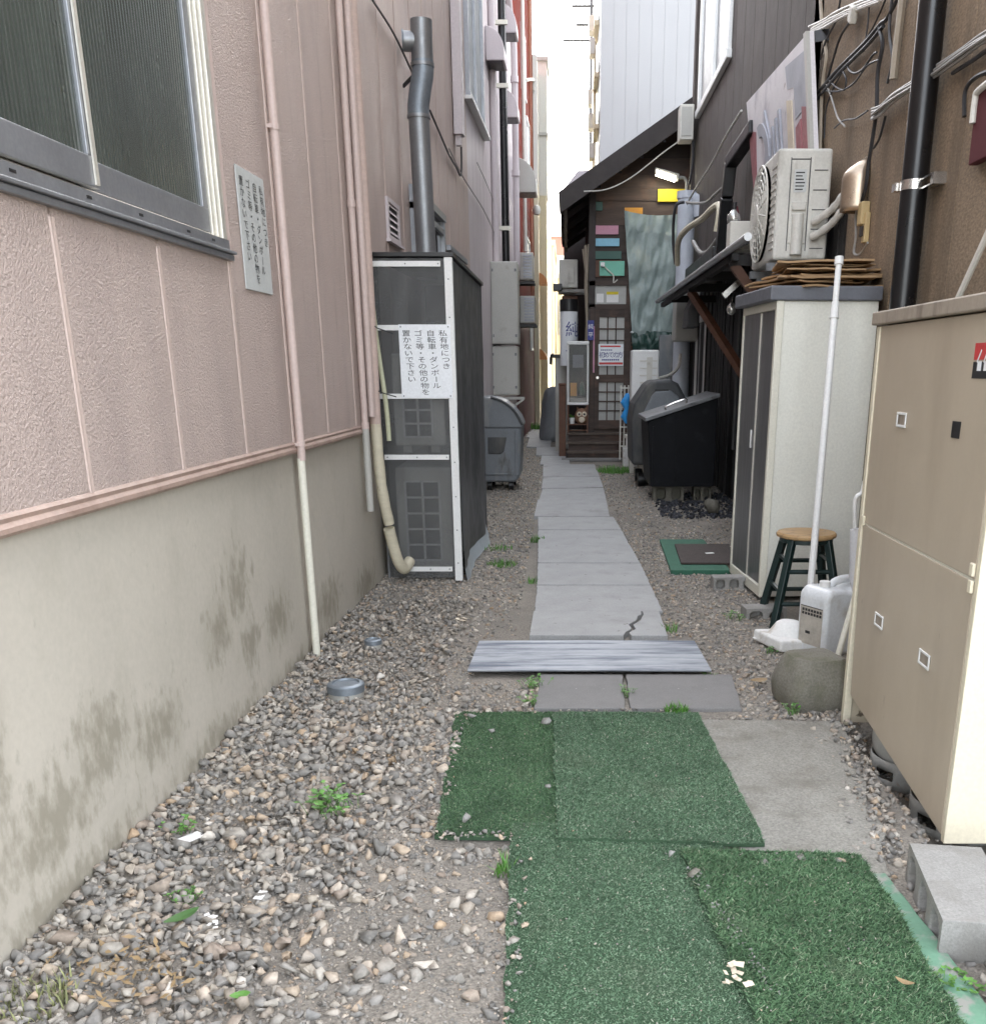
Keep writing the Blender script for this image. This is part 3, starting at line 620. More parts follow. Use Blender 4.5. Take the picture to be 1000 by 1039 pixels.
v = MB(); v.pz([(lw(21.3)+.02,21.32),(lw(28.2)+.02,28.2),(-8,28.2),(-8,21.32)], -.1, 2.9); v.build('lower_wall', mt['maroon'], B3)
v = MB(); lbox(v, 27.0, 28.22, 0, .04, 2.9, 11.2); v.build('corner_strip', mt['orange'], B3)  # corner band in a lighter orange than the upper wall
for (ya, yb, za, zb) in ((23.9,25.2,7.2,8.3),(25.4,26.4,5.9,6.9),(25.0,26.2,3.55,4.35),(26.2,27,2.0,2.6)):
    v = MB(); lbox(v, ya, yb, 0, .06, za-.06, za); lbox(v, ya, yb, 0, .05, zb, zb+.05); lbox(v, ya, ya+.06, 0, .05, za, zb); lbox(v, yb-.06, yb, 0, .05, za, zb)
    w = v.build('window', mt['paleframe'], B3); v = MB(); lbox(v, ya+.06, yb-.06, 0, .02, za, zb); v.build('pane', mt['glasssky'], w)
# far cream block with white upper storeys
B4 = thing('cream_apartment_block', 'cream apartment block with white top storeys, beyond the red building', 'building', (-2, 31, 0))
e = D(557,62,30.); xr = -.56
MB().pz([(-5,30),(xr,30),(xr+.02,36),(-5,36)], -.1, 6.0).build('lower_wall', mt['cream'], B4)
MB().pz([(-5,29.98),(xr+.02,29.98),(xr+.04,36),(-5,36)], 6.0, e.z).build('upper_wall', mt['offwhite'], B4)
v = MB(); v.box(-5,xr+.07,29.9,36.1,e.z,e.z+.10); v.box(-5,xr+.05,29.92,36.05,7.45,7.52); v.build('ledge', mt['boxgrey'], B4)
v = MB(); v.box(lw(28.2)-2,xr-.19,28.24,30,-.1,6.0); v.build('added_gap_wing', mt['cream'], B4); v = MB(); v.box(lw(28.2)-2,xr-.19,28.24,30,6.0,e.z-.3); v.build('added_gap_wing', mt['offwhite'], B4)  # fills the gap; upper part added to block light bounced off the red building
for (z0, z1) in ((6.3,7.0),(7.8,8.7)):
    v = MB(); v.box(-.98,-.78,29.9,29.97,z0,z1); w = v.build('window', mt['boxgrey'], B4)
    v = MB(); v.box(-.96,-.80,29.88,29.9,z0+.03,z1-.03); v.build('pane', mt['glasspale'], w)
# rust-coloured awnings and small vents on it
for i, (px, py, lb) in enumerate(((547,283,'rounded rust coloured awning on the far cream wall, higher one'),(547,360,'rounded rust coloured awning on the far cream wall, lower one'))):
    c = D(px-4, py, 28.8); mb = MB(); pl = [(c.x+.32*math.cos(a), c.y, c.z-.12+.30*math.sin(a)) for a in [PI/2*k/8 for k in range(9)]]+[(c.x, c.y, c.z-.12)]
    mb.ext(pl, (0,.7,0)); o = mb.build('awning', mt['orangeawn']); tag(o, lb, 'awning')
# far yellow house closing the alley, red and white roofs behind
B5 = thing('yellow_house', 'sunlit yellow house closing the far end of the alley', 'building', (0, 47, 0))
a = D(556,282,47); MB().box(-1.6, 3, 47, 52, -.1, a.z).build('wall', mt['cream'], B5)
MB().box(-1.7,3.1,46.9,52.1,a.z,a.z+.9).build('parapet', mt['offwhite'], B5)
c0 = D(566,310,47); c1 = D(571,340,47)
v = MB(); v.box(c0.x,c1.x,46.95,47,c1.z,c0.z); w = v.build('window', mt['boxgrey'], B5)
v = MB()
for k in range(6): v.box(c0.x+.03,c1.x-.03,46.93,46.95,c1.z+.04+k*.24,c1.z+.2+k*.24)
v.build('pane', mt['glasspale'], w)
B6 = thing('red_far_building', 'small red walled building top behind the yellow house', 'building', (0, 56, 0))
b = D(560,240,56); MB().box(-1.0, 3, 56, 60, 0, b.z).build('wall', mt['brick'], B6); MB().box(-1.1,3.1,55.9,60.1,b.z,b.z+.5).build('parapet', mt['offwhite'], B6)
B7 = thing('cream_side_building', 'pale cream building along the far left of the alley, before the yellow house', 'building', (-1.5, 40, 0))
v = MB(); v.pz([(-5,36.2),(-.44,36.2),(-.42,46.8),(-5,46.8)], -.1, D(563,255,38).z); v.build('wall', mt['cream'], B7)
v = MB(); v.pz([(-5,36.1),(-.40,36.1),(-.38,46.9),(-5,46.9)], D(563,255,38).z, D(563,250,38).z); v.build('ledge', mt['offwhite'], B7)

# ================================================================== THINGS ON THE LEFT
SIGN = ['私有地につき', '自転車・ダンボール', 'ゴミ等・その他の物を', '置かないで下さい']
def vertical_text(mb, o, right, up, cw, chh, size, sx=1.15, sy=.82):
    o = Vector(o); right = Vector(right); up = Vector(up)
    for ci, colm in enumerate(SIGN):
        for ri, ch in enumerate(colm):
            put(mb, ch, o-right*(ci*cw)-up*(ri*chh)+right*(.004*ri*size/.035*.6), right, up, size, sx, sy, rot=(ch == 'ー'))
# wall sign
y0, y1, z0, z1 = 4.57, 4.94, 1.825, 2.305
t = thing('wall_sign', 'grey plate sign with four columns of black Japanese lettering on the pink wall', 'sign', (lw(4.75), 4.75, z0))
v = MB(); lbox(v, y0, y1, .001, .007, z0, z1); v.build('plate', mt['signgrey'], t, bevel=.0015)
v = MB(); rt = Vector((.0205,1,0)).normalized()
vertical_text(v, (lw(y1-.055)+.0085, y1-.055, z1-.055), rt, (0,0,1), .088, .0415, .050); v.build('lettering', mt['text'], t)
# thin painted pipe running down the wall
t = thing('drainpipe', 'thin pink pipe with cream lower end running down the wall to the gravel', 'drainpipe', (lw(5.11)+.03, 5.11, 0))
MB().tube([LP(5.11,.028,.0+1.06),LP(5.11,.028,HB)], .021, 12).build('upper_pipe', mt['pinkpaint'], t, smooth=True)
MB().tube([LP(5.11,.022,.0),LP(5.11,.024,1.07)], .020, 12).build('lower_pipe', mt['lockerframe'], t, smooth=True)
v = MB()
for z in (1.14, 2.55): v = MB(); v.tube([LP(5.11,.028,z-.012),LP(5.11,.028,z+.012)], .025, 12); lbox(v, 5.08, 5.135, -.002, .03, z-.008, z+.008); v.build('bracket', mt['pinkpaint'], t)
# pipe bundle beside the screened enclosure
t = thing('wall_pipe', 'slim pink pipe left of the fat taped pipe, cut off above the gravel', 'pipe', (lw(6.6), 6.6, .6))
MB().tube([LP(6.62,.03,1.13),LP(6.62,.03,HB)], .021, 10).build('upper_pipe', mt['pinkpaint'], t, smooth=True)
MB().tube([LP(6.62,.03,.60),LP(6.62,.03,1.135)], .024, 10).build('lower_pipe', mt['boxgrey'], t, smooth=True)
v = MB()
for z in (1.15, 2.45): MB().tube([LP(6.62,.03,z-.02),LP(6.62,.03,z+.02)], .026, 10).build('collar', mt['pinkpaint'], t)
t = thing('taped_pipe', 'fat tape-wrapped air conditioner pipe curving into the screened enclosure, pink above cream', 'pipe', (lw(6.85), 6.85, .1))
r_ = .038
MB().tube(spline([LP(6.85,.05,1.15),LP(6.85,.055,2),LP(6.85,.05,4),LP(6.85,.05,HB)],4), r_, 12).build('upper_pipe', mt['tapepink'], t, smooth=True)
MB().tube(spline([LP(6.92,.09,.47),LP(6.87,.06,.75),LP(6.85,.05,1.16)],4), [.036+.003*(i%2) for i in range(9)], 12).build('middle_pipe', mt['tape'], t, smooth=True)
MB().tube(spline([LP(7.14,.18,.17),LP(7.04,.155,.13),LP(6.98,.125,.20),LP(6.95,.10,.33),LP(6.92,.085,.44)],5), .040, 12).build('lower_pipe', mt['tape'], t, smooth=True)
for z, yy in ((1.33,6.84),(1.73,6.84)): MB().tube([LP(yy-.04,.095,z+.03),LP(yy,.10,z+.02),LP(yy+.10,.18,z-.01)], .004, 5).build('cable_tie', mt['rubber'], t)
o = MB().tube(spline([LP(6.98,.11,1.03),LP(6.98,.10,1.3),LP(6.98,.05,1.9),LP(6.98,.04,3),LP(6.98,.04,HB)],4), .016, 8).build('pale_hose', mt['tapegreen'], smooth=True); tag(o, 'thin pale green hose running down beside the fat taped pipe', 'hose')
o = MB().tube(spline([LP(6.75,.05,1.2),LP(6.73,.055,2.6),LP(6.74,.05,HB)],4), .024, 10).build('wall_pipe', mt['pinkpaint'], smooth=True); tag(o, 'pink wall pipe between the slim pipe and fat taped pipe', 'pipe')
# drain caps in the gravel
def cap(x, y, r, h, lb):
    z = gz(x,y)+.005; t = thing('drain_cap', lb, 'drain cap', (x,y,z), 'grey drain caps in the gravel')
    MB().lathe([(r*.94,-.03),(r*.94,h*.75)], (x,y,z), 24).build('pipe_end', mt['boxgrey'], t, smooth=True)
    MB().lathe([(r,h*.45),(r,h*.95),(r*.96,h),(r*.75,h+.004),(r*.7,h-.004),(0,h-.003)], (x,y,z), 28).build('lid', mt['flue2'], t, smooth=True)
cap(-1.06, 4.50, .088, .07, 'large round grey drain cap standing in the gravel by the thin pipe'); cap(-1.09, 5.36, .05, .045, 'small grey drain cap in gravel farther along the footing')

# -------- screened enclosure with condensers behind
EX0, EX1, EY0, EY1, EZ = lw(7.2)+.005, -.775, 7.17, 9.62, 2.21
t = thing('mesh_enclosure', 'tall dark mesh enclosure with white strips on the front, built against the left wall', 'enclosure', ((EX0+EX1)/2, 8.4, 0))
v = MB(); nx, nz = 22, 40
v.sheet([[(EX0+.01+(EX1-EX0-.02)*i/nx, EY0+.006*mnoise.noise(Vector((i*.25,j*.2,2))), .04+(EZ-.05)*j/nz) for i in range(nx+1)] for j in range(nz+1)])
v.build('front_mesh', mt['mesh'], t, smooth=True)
v = MB(); ny, nz = 44, 40
def sidex(y, z):
    a = (y-EY0)/(EY1-EY0); fl = (1-z/EZ)
    return EX1+.028*fl*fl*math.sin(a*9+1.5)+.016*mnoise.noise(Vector((a*7,z*2.2,5)))*(.3+fl)+.02*fl**3*math.sin(a*PI)
v.sheet([[(sidex(EY0+(EY1-EY0)*i/ny, .10+(EZ-.11)*j/nz), EY0+.004+(EY1-EY0)*i/ny, .10+(EZ-.11)*j/nz) for i in range(ny+1)] for j in range(nz+1)])
v.build('side_sheet', mt['meshside'], t, smooth=True)
v = MB(); v.sheet([[(sidex(EY0+(EY1-EY0)*i/ny, .10)+.10*.45*((2-j)/2)**1.3*(.35+.65*math.sin(PI*i/ny)), EY0+.004+(EY1-EY0)*i/ny, .012+.088*j/2) for i in range(ny+1)] for j in range(3)])
v.build('hem', mt['palesheet'], t, smooth=True)
MB().pz([(lw(EY0)+.01,EY0-.02),(EX1+.015,EY0-.02),(EX1+.02,EY1),(lw(EY1)+.01,EY1)], EZ, EZ+.025).build('top_board', mt['black'], t)
MB().box(EX0+.01, EX1, EY1-.01, EY1+.01, .02, EZ).build('back_sheet', mt['meshside'], t)
v = MB(); v.box(EX1-.045, EX1+.006, EY0-.012, EY0-.002, .02, EZ-.005); v.box(EX1+.001, EX1+.008, EY0-.002, EY0+.04, .03, EZ-.005); v.build('corner_strip', mt['white'], t)
for a, b, z in ((-1.315,-.845,2.165), (-1.33,-.825,1.765), (-1.33,-.825,1.318), (-1.29,-.835,.905), (-1.22,-.84,.105)): MB().box(a, b, EY0-.012, EY0-.003, z-.017, z+.017).build('cross_strip', mt['white'], t)
v = MB(); v.box(EX0+.008, EX0+.022, EY0-.01, EY0-.002, .02, EZ-.01); v.build('edge_strip', mt['steel'], t)
v = MB()
for x, z in ((-1.30,2.165),(-1.08,2.165),(-.86,2.165),(-1.27,.905),(-1.06,.905),(-.85,.905),(-1.2,.105),(-1.0,.105),(-.86,.105)): v.lathe([(.005,0),(.005,.003),(0,.004)], (x,EY0-.012,z), 8, Matrix.Rotation(PI/2,3,'X'))
for k in range(9): v.lathe([(.005,0),(.005,.003),(0,.004)], (EX1-.02,EY0-.012,.15+k*.24), 8, Matrix.Rotation(PI/2,3,'X'))
v.build('screw', mt['steel'], t)
v = MB()
for x in (EX0+.03, EX1-.03):
    for y in (EY0+.03, EY1-.03): v.box(x-.015,x+.015,y-.015,y+.015,0,EZ-.01)
v.build('frame_post', mt['black'], t)
t2 = thing('notice_sign', 'white notice sign with black vertical Japanese lettering fixed on the mesh enclosure', 'sign', (-.97, EY0-.014, 1.31))
MB().box(-1.145, -.792, EY0-.018, EY0-.0135, 1.305, 1.785).build('plate', mt['signwhite'], t2, bevel=.001)
v = MB(); vertical_text(v, (-.845, EY0-.0192, 1.728), (1,0,0), (0,0,1), .083, .0425, .053, 1.15, .80); v.build('lettering', mt['text'], t2)
v = MB()
for x, z in ((-1.13,1.77),(-.807,1.77),(-1.13,1.32),(-.807,1.32)): v.lathe([(.005,0),(.005,.003),(0,.004)], (x,EY0-.018,z), 8, Matrix.Rotation(PI/2,3,'X'))
v.build('screw', mt['steel'], t2)
# condensers seen dimly through the mesh
def box_condenser(name, lb, x0, x1, y0, y1, z0, z1, grp=None):
    t = thing(name, lb, 'air conditioner', ((x0+x1)/2,(y0+y1)/2,z0), grp)
    MB().box(x0,x1,y0,y1,z0,z1).build('casing', mt['acwhite'], t, bevel=.012)
    v = MB(); a0, a1 = x0+.07, x1-.09; nz_ = 5
    for i in range(3): v.box(a0+(a1-a0)*i/2-.008, a0+(a1-a0)*i/2+.008, y0-.014, y0-.004, z0+.06, z1-.1)
    for j in range(nz_+1): z = z0+.06+(z1-z0-.16)*j/nz_; v.box(a0, a1, y0-.013, y0-.005, z-.007, z+.007)
    v.build('grille', mt['white'], t)
    MB().box(a0+.008,a1-.008,y0-.003,y0-.001,z0+.065,z1-.105).build('grille_opening', mt['black'], t)
    v = MB(); v.box(x0+.05,x0+.11,y0+.03,y1-.03,z0-.05,z0); v.box(x1-.11,x1-.05,y0+.03,y1-.03,z0-.05,z0); v.build('foot', mt['boxgrey'], t)
box_condenser('condenser', 'lower condenser standing on the ground, dimly visible behind the dark mesh', -1.235, -.83, 7.23, 8.05, .10, .83, 'condensers behind mesh')
box_condenser('condenser', 'upper condenser dimly visible behind dark mesh below the white notice', -1.22, -.86, 7.23, 7.95, .98, 1.60, 'condensers behind mesh')
# -------- steel flue
t = thing('flue_pipe', 'tall steel flue pipe with T shaped top rising out of the mesh enclosure', 'flue pipe', (-1.13, 8.8, 2.2))
fb = D(433,262,8.8); f1 = D(424.5,114,8.8); f2 = D(428.5,66,8.8); f3 = D(427,20,8.8); fr = .082
MB().tube([(fb.x,8.8,2.2),f1], fr, 20).build('straight_pipe', mt['flue'], t, smooth=True)
MB().tube(spline([f1+Vector((0,0,-.03)), f1+Vector((0,0,.04)), f1+(f2-f1)*.5, f2+Vector((0,0,-.05)), f2+Vector((0,0,.03))],4), fr*1.04, 20).build('elbow', mt['flue2'], t, smooth=True)
tp = MB().tube([f2, f3], fr*1.02, 20).build('top_section', mt['flue'], t, smooth=True)
q = D(421,42,8.8); MB().tube([q, q+Vector((-.09,-.02,0))], fr*.85, 20).build('side_stub', mt['flue'], tp, smooth=True)
MB().tube([q+Vector((-.088,-.02,0)), q+Vector((-.096,-.021,0))], fr*.95, 20).build('end_cap', mt['flue2'], tp, smooth=True)
v = MB()
for p_ in (f1+Vector((0,0,-.03)), f2): MB().tube([p_+Vector((0,0,-.012)),p_+Vector((0,0,.012))], fr*1.12, 20).build('clamp_ring', mt['flue'], t, smooth=True)
v = MB(); w0 = W(413,75,lw(0),.0205); v.bar(f2+Vector((-.05,0,-.05)), (lw(8.9),8.9,f2.z-.12), .02, .02); v.build('wall_bracket', mt['black'], t)
# -------- wires on the left wall
def wire(name, lb, px, r=.006, m='rubber', n=.03, cat='cable', base=(-1.473,.0205), grp=None, sm=5):
    pts = []
    for (x, y) in px:
        p_ = W(x, y, base[0]+n, base[1]); pts.append(p_)
    o = MB().tube(spline(pts, sm), r, 6).build(name, mt[m], smooth=True); return tag(o, lb, cat, grp)
wire('wall_cable', 'black cable slanting down the pink wall from the top toward the flue', [(378,0),(400,35),(421,80)], .008)
wire('wall_cable', 'slanting black cable from the flue elbow to the mauve siding with a hanging loop', [(436,112),(446,135),(456,158),(463,170),(467,178),(468,165),(467,110)], .010)
wire('wall_cable', 'long thin grey cable slanting across the mauve siding to the black drainpipe', [(455,150),(470,180),(490,212),(502,238)], .007, 'cablegrey')
wire('wall_cable', 'short thin grey cable high on mauve siding left of the black drainpipe', [(484,165),(493,185),(503,210)], .006, 'cablegrey')
# -------- grey wheeled bin
t = thing('plastic_bin', 'grey plastic waste bin with rounded lid, left of path behind the mesh enclosure', 'waste bin', (-.82, 13.2, .06))
Y0_, Y1_ = 12.85, 13.75
def bprof(pl, y0, y1): return MB().ext([(x,y0,z) for x,z in pl], (0,y1-y0,0))
bprof([(-1.10,.12),(-.66,.12),(-.60,.20),(-.575,.80),(-1.10,.80)], Y0_, Y1_).build('body', mt['bin'], t, bevel=.03, seg=3)
arc = [(-1.10,1.16),(-1.0,1.165),(-.90,1.15),(-.78,1.10),(-.68,1.02),(-.60,.92),(-.56,.83),(-.56,.79),(-1.10,.79)]
bprof(arc, Y0_-.02, Y1_+.02).build('lid', mt['bin'], t, bevel=.02, seg=3)
v = MB(); v.tube(spline([(-.95,Y0_-.03,1.165),(-.80,Y0_-.03,1.11),(-.66,Y0_-.03,1.0),(-.56,Y0_-.03,.83)],4), .016, 8); v.build('lid_rim', mt['bindark'], t, smooth=True)
bprof([(-1.0,.68),(-.76,.68),(-.80,.50),(-.84,.47),(-1.0,.47)], Y0_-.012, Y0_+.05).build('front_recess', mt['bindark'], t, bevel=.01)
v = MB(); v.box(-.66,-.62,Y0_-.02,Y0_+.02,.2,.78); v.box(-1.05,-.70,Y0_-.015,Y0_+.02,.21,.235); v.build('rib', mt['bin'], t, bevel=.008)
for x in (-1.0,-.72):
    for yy in (Y0_+.12, Y1_-.12): MB().tube([(x-.03,yy,.07),(x+.03,yy,.07)], .07, 14).build('wheel', mt['black'], t, smooth=True)
# -------- far left: boxes, pipes, hoods
def wallbox(name, lb, cat, px0, px1, Y, dep, m='boxgrey', grp=None, lid=True):
    a = D(*px0, Y); b = D(*px1, Y); t = thing(name, lb, cat, ((a.x+b.x)/2, Y+dep/2, b.z), grp)
    MB().box(a.x,b.x,Y,Y+dep,b.z,a.z).build('casing', mt[m], t, bevel=.012)
    v = MB(); v.box(a.x+.02,b.x-.02,Y-.008,Y-.001,b.z+.02,a.z-.02); p = v.build('door', mt[m], t, bevel=.003)
    v = MB(); z = (a.z+b.z)/2
    for zz in (b.z+.12, a.z-.12): v.box(b.x-.05,b.x-.02,Y-.016,Y-.008,zz-.02,zz+.02); v.box(a.x+.02,a.x+.04,Y-.016,Y-.008,zz-.02,zz+.02)
    v.build('latch', mt['steel'], p); return t
wallbox('utility_box', 'tall grey utility box on the left wall, above a smaller grey box', 'utility box', (497,265), (526,349), 16.0, .55, grp='grey utility boxes')
t = wallbox('utility_box', 'squarish grey utility box right under the tall one, above the grey bin', 'utility box', (498,351), (526,401), 16.05, .5, grp='grey utility boxes')
v = MB(); a = D(498,404,16.1); v.bar((a.x,16.1,a.z),(-.66,16.1,a.z),.04,.04); v.bar((a.x-.05,16.1,a.z-.38),(-.68,16.1,a.z-.02),.03,.03); v.build('support_bracket', mt['boxgrey'], t)
t = thing('drainpipe', 'black drainpipe on the mauve building ending above the tall grey utility box', 'drainpipe', (-1.05,17.8,3.3))
MB().tube([LP(17.8,.10,3.05),LP(17.8,.10,8.1)], .062, 12).build('pipe', mt['blackpipe'], t, smooth=True)
for px_ in (24,88,228+4): z = D(505,px_,17.8).z; v = MB(); lbox(v, 17.70, 17.76, 0, .19, z-.03, z+.03); v.build('bracket', mt['lockerframe'], t)
t = thing('drainpipe', 'pale pink drainpipe just right of the black one', 'drainpipe', (-.95,20.2,3.5))
MB().tube(spline([LP(20.2,.1,3.3),LP(20.2,.12,3.6),LP(20.2,.12,6.8),LP(19.9,.08,7.3),LP(19.2,.06,8.0)],5), .06, 10).build('pipe', mt['mauve'], t, smooth=True)
for z in (4.9,6.4): MB().tube([LP(20.2,.12,z-.05),LP(20.2,.12,z+.05)], .075, 10).build('collar', mt['mauve'], t, smooth=True)
o = MB().tube([LP(16.5,.05,1.7),LP(16.5,.05,8.1)], .055, 10).build('drainpipe', mt['mauve'], smooth=True); tag(o, 'mauve drainpipe just left of the black drainpipe', 'drainpipe')
o = MB().tube([LP(23.2,.10,3.9),LP(23.2,.10,11.1)], .042, 10).build('drainpipe', mt['offw'], smooth=True); tag(o, 'white drainpipe running down the red building', 'drainpipe')
def hood(lb, y, z, w, h, d, m):          # quarter-round vent hood on the left wall
    t = thing('vent_hood', lb, 'vent hood', (lw(y)+d/2, y, z), 'vent hoods on the left walls')
    prof = [(0,h)]+[(d*math.sin(a), h*.25+h*.75*math.cos(a)) for a in [PI/2*k/8 for k in range(9)]]+[(d,0),(0,0)]
    MB().ext([(lw(y)+.004+n, y, z+q) for n, q in prof], (.0205*w,w,0)).build('hood', mt[m], t, bevel=.01)
    v = MB(); v.box(lw(y)+.02, lw(y)+d-.02, y+.03, y+w-.03, z-.006, z-.001); v.build('outlet', mt['black'], t)
hood('mauve quarter round vent hood left of the black drainpipe, higher up', 16.0, 5.62, .55, .42, .26, 'mauve')
hood('mauve quarter round vent hood just right of the black drainpipe', 19.0, 5.55, .5, .42, .25, 'mauve')
hood('mauve vent hood at the very top edge above the black drainpipe', 18.4, 6.62, .5, .42, .28, 'mauve')
hood('large grey round vent hood on the red building', 21.6, 4.80, .7, .62, .42, 'boxgrey')
o = MB().lathe([(.0,-.1),(.06,-.08),(.09,0),(.06,.08),(0,.1)], LP(22.6,.38,4.62), 12).build('outdoor_lamp', mt['offw'], smooth=True); tag(o, 'small white round fitting under the large grey vent hood', 'lamp')
def far_ac(lb, px0, px1, Y):
    a = D(*px0, Y); b = D(*px1, Y); t = thing('air_conditioner', lb, 'air conditioner', ((a.x+b.x)/2, Y+.4, b.z), 'air conditioners on the red building')
    MB().box(lw(Y)+.05,b.x,Y,Y+.85,b.z,a.z).build('casing', mt['boxgrey'], t, bevel=.02)
    v = MB(); n = 8
    for k in range(n): z = b.z+.06+(a.z-b.z-.12)*k/(n-1); v.box(a.x+.03,b.x-.03,Y-.015,Y-.002,z-.017,z+.017)
    v.build('louvre', mt['aludark'], t)
    for q in (.1,.7): MB().box(lw(Y)+.02,b.x+.02,Y+q,Y+q+.04,b.z-.06,b.z-.01).build('bracket', mt['black'], t)
far_ac('grey air conditioner hung on the red building, upper of two', (529,256), (541,284), 21.9); far_ac('grey air conditioner hung on the red building, lower of two', (530,300), (543,328), 21.9)
wire('wall_pipe', 'short horizontal white pipe sticking out near the red building corner', [(534,81),(541,81),(541,92)], .035, 'offw', .06, 'pipe')

# ================================================================== RIGHT BUILDING
RW = 2.0
B = thing('brown_building', 'brown rendered building with charred black ground floor, along the right side', 'building', (RW, 9, 0))
mb = MB(); XW = RW
pts = [(2.6,0)]; y = 2.6
for yk in (3.4,4.3,5.03,5.62,6.6,7.25): pts += [(yk-.008,0),(yk-.004,-.006),(yk+.004,-.006),(yk+.008,0)]
pts += [(7.75,0)]
for a_, b_ in zip(pts, pts[1:]): mb.add([(XW-a_[1],a_[0],-.2),(XW-b_[1],b_[0],-.2),(XW-b_[1],b_[0],9.0),(XW-a_[1],a_[0],9.0)], [(0,1,2,3)])
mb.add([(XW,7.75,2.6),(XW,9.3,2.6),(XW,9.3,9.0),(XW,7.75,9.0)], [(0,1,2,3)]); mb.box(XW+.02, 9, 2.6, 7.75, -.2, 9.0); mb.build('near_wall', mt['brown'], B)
mb = MB(); pts = [(9.3,0)]
for k in range(12): yk = 9.0+k*.65; pts += [(yk-.01,0),(yk-.005,-.008),(yk+.005,-.008),(yk+.01,0)]
pts += [(17.45,0)]; WB0, WB1, WBz = 13.95, 16.75, 5.18
for a_, b_ in zip(pts, pts[1:]): mb.add([(XW-a_[1],a_[0],2.6),(XW-b_[1],b_[0],2.6),(XW-b_[1],b_[0],9.0),(XW-a_[1],a_[0],9.0)], [(0,1,2,3)])
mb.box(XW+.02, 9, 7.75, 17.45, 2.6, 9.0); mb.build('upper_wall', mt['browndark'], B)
mb = MB(); y = 7.75
while y < 17.4:
    wv = random.uniform(.09,.16); y2 = min(y+wv, 17.45); n = random.choice((0,.008,.015,.022)); mb.box(XW-n, XW+.05, y, y2-.006, -.1, 2.6-random.uniform(0,.03)); y = y2
mb.box(XW+.03, 9, 7.76, 17.44, -.1, 2.59); mb.build('lower_wall', mt['blackwood'], B)
v = MB(); v.box(XW-.05, XW+.10, 17.30, 17.50, 2.5, 9.0); v.build('corner_post', mt['browndark'], B)
v = MB(); v.box(XW-.05,XW,WB0-.1,WB0,WBz,9); v.box(XW-.05,XW,WB1-.04,WB1+.1,WBz,9); v.box(XW-.05,XW,15.2,15.32,WBz,9); v.box(XW-.07,XW,WB0-.15,WB1+.15,WBz-.1,WBz)
w = v.build('window', mt['paleframe'], B, bevel=.01); v = MB(); v.box(XW-.012,XW-.002,WB0,WB1-.04,WBz,9); v.build('pane', mt['glasssky'], w)
v = MB(); v.box(XW-.03,XW,14.95,15.08,.05,2.25); v.box(XW-.035,XW,15.9,16.05,.05,2.25); v.box(XW-.03,XW,15.08,15.9,2.15,2.25); w = v.build('door_frame', mt['white'], B, bevel=.006)
v = MB(); v.box(XW-.012,XW-.001,15.08,15.9,.05,2.15); v.build('pane', mt['glasssky'], w)
# odd battens, pipes and a louvre on the dark wall
v = MB(); v.box(XW-.05,XW,10.15,10.6,1.75,2.05); w = v.build('vent_louver', mt['boxgrey'], B); v = MB()
for k in range(5): v.box(XW-.062,XW-.051,10.18,10.57,1.78+k*.055,1.81+k*.055)
v.build('slat', mt['black'], w)
v = MB()
for yy, z0, z1 in ((8.7,.2,2.4),(9.5,.0,2.3),(11.2,.1,2.5),(11.9,.6,2.2)): v.tube([(XW-.05,yy,z0),(XW-.05,yy+jit(.03),z1)], .025, 8)
v.tube(spline([(XW-.06,8.8,1.5),(XW-.08,9.4,1.2),(XW-.06,10.2,1.35),(XW-.06,11.4,.9)],5), .014, 6)
v.build('wall_pipes', mt['bindark'], B, smooth=True)
v = MB()
for yy, z in ((9.0,.55),(9.9,.9),(10.9,.4),(11.4,1.3)): v.box(XW-.05,XW,yy-.25,yy+.2,z,z+.05)
v.build('batten', mt['wooddark'], B)
# lean-to canopy over the ground floor
t = thing('canopy', 'dark lean-to canopy with pale pipe edge over the charred ground floor', 'canopy', (1.6, 11.5, 2.4))
MB().ext([(1.36,9.02,2.42),(1.36,9.02,2.45),(XW-.02,9.02,2.75),(XW-.02,9.02,2.72)], (0,6.75,0)).build('roof_sheet', mt['black'], t)
MB().tube([(1.335,7.98,2.425),(1.335,15.75,2.445)], .030, 10).build('edge_pipe', mt['alu'], t, smooth=True)
v = MB()
for yy in (9.1,10.6,12.1,14): v.box(1.38,XW-.03,yy,yy+.06,2.33,2.415)
v.box(1.38,1.44,9.0,15.6,2.36,2.415); v.build('joist', mt['blackwood'], t)
for a, b in (((1.42,9.14,2.34),(XW-.08,9.14,1.72)),((1.42,12.2,2.34),(XW-.06,10.6,1.25))):
    MB().bar(a, b, .075, .075).build('brace', mt['woodred'], t)
MB().box(1.40,1.70,9.3,9.5,2.47,2.70).build('white_beam_end', mt['offw'], t, bevel=.006)
# black bent hood over the canopy
q1, q2, q3, q4 = W(731,258,1.80), W(737,200,1.80), W(741,165,1.82), W(766,128,1.90); v = MB(); v.bar(q1,q2,.13,.13,(1,0,0)); v.bar(q2,q3,.13,.129,(1,0,0)); v.bar(q3,q4,.131,.13); v.bar((1.75,q1.y,2.78),(1.75,15.4,2.78),.1,.16)
o = v.build('sign_frame', mt['black'], bevel=.015); tag(o, 'black bent metal frame behind the faded signboard', 'metal frame')
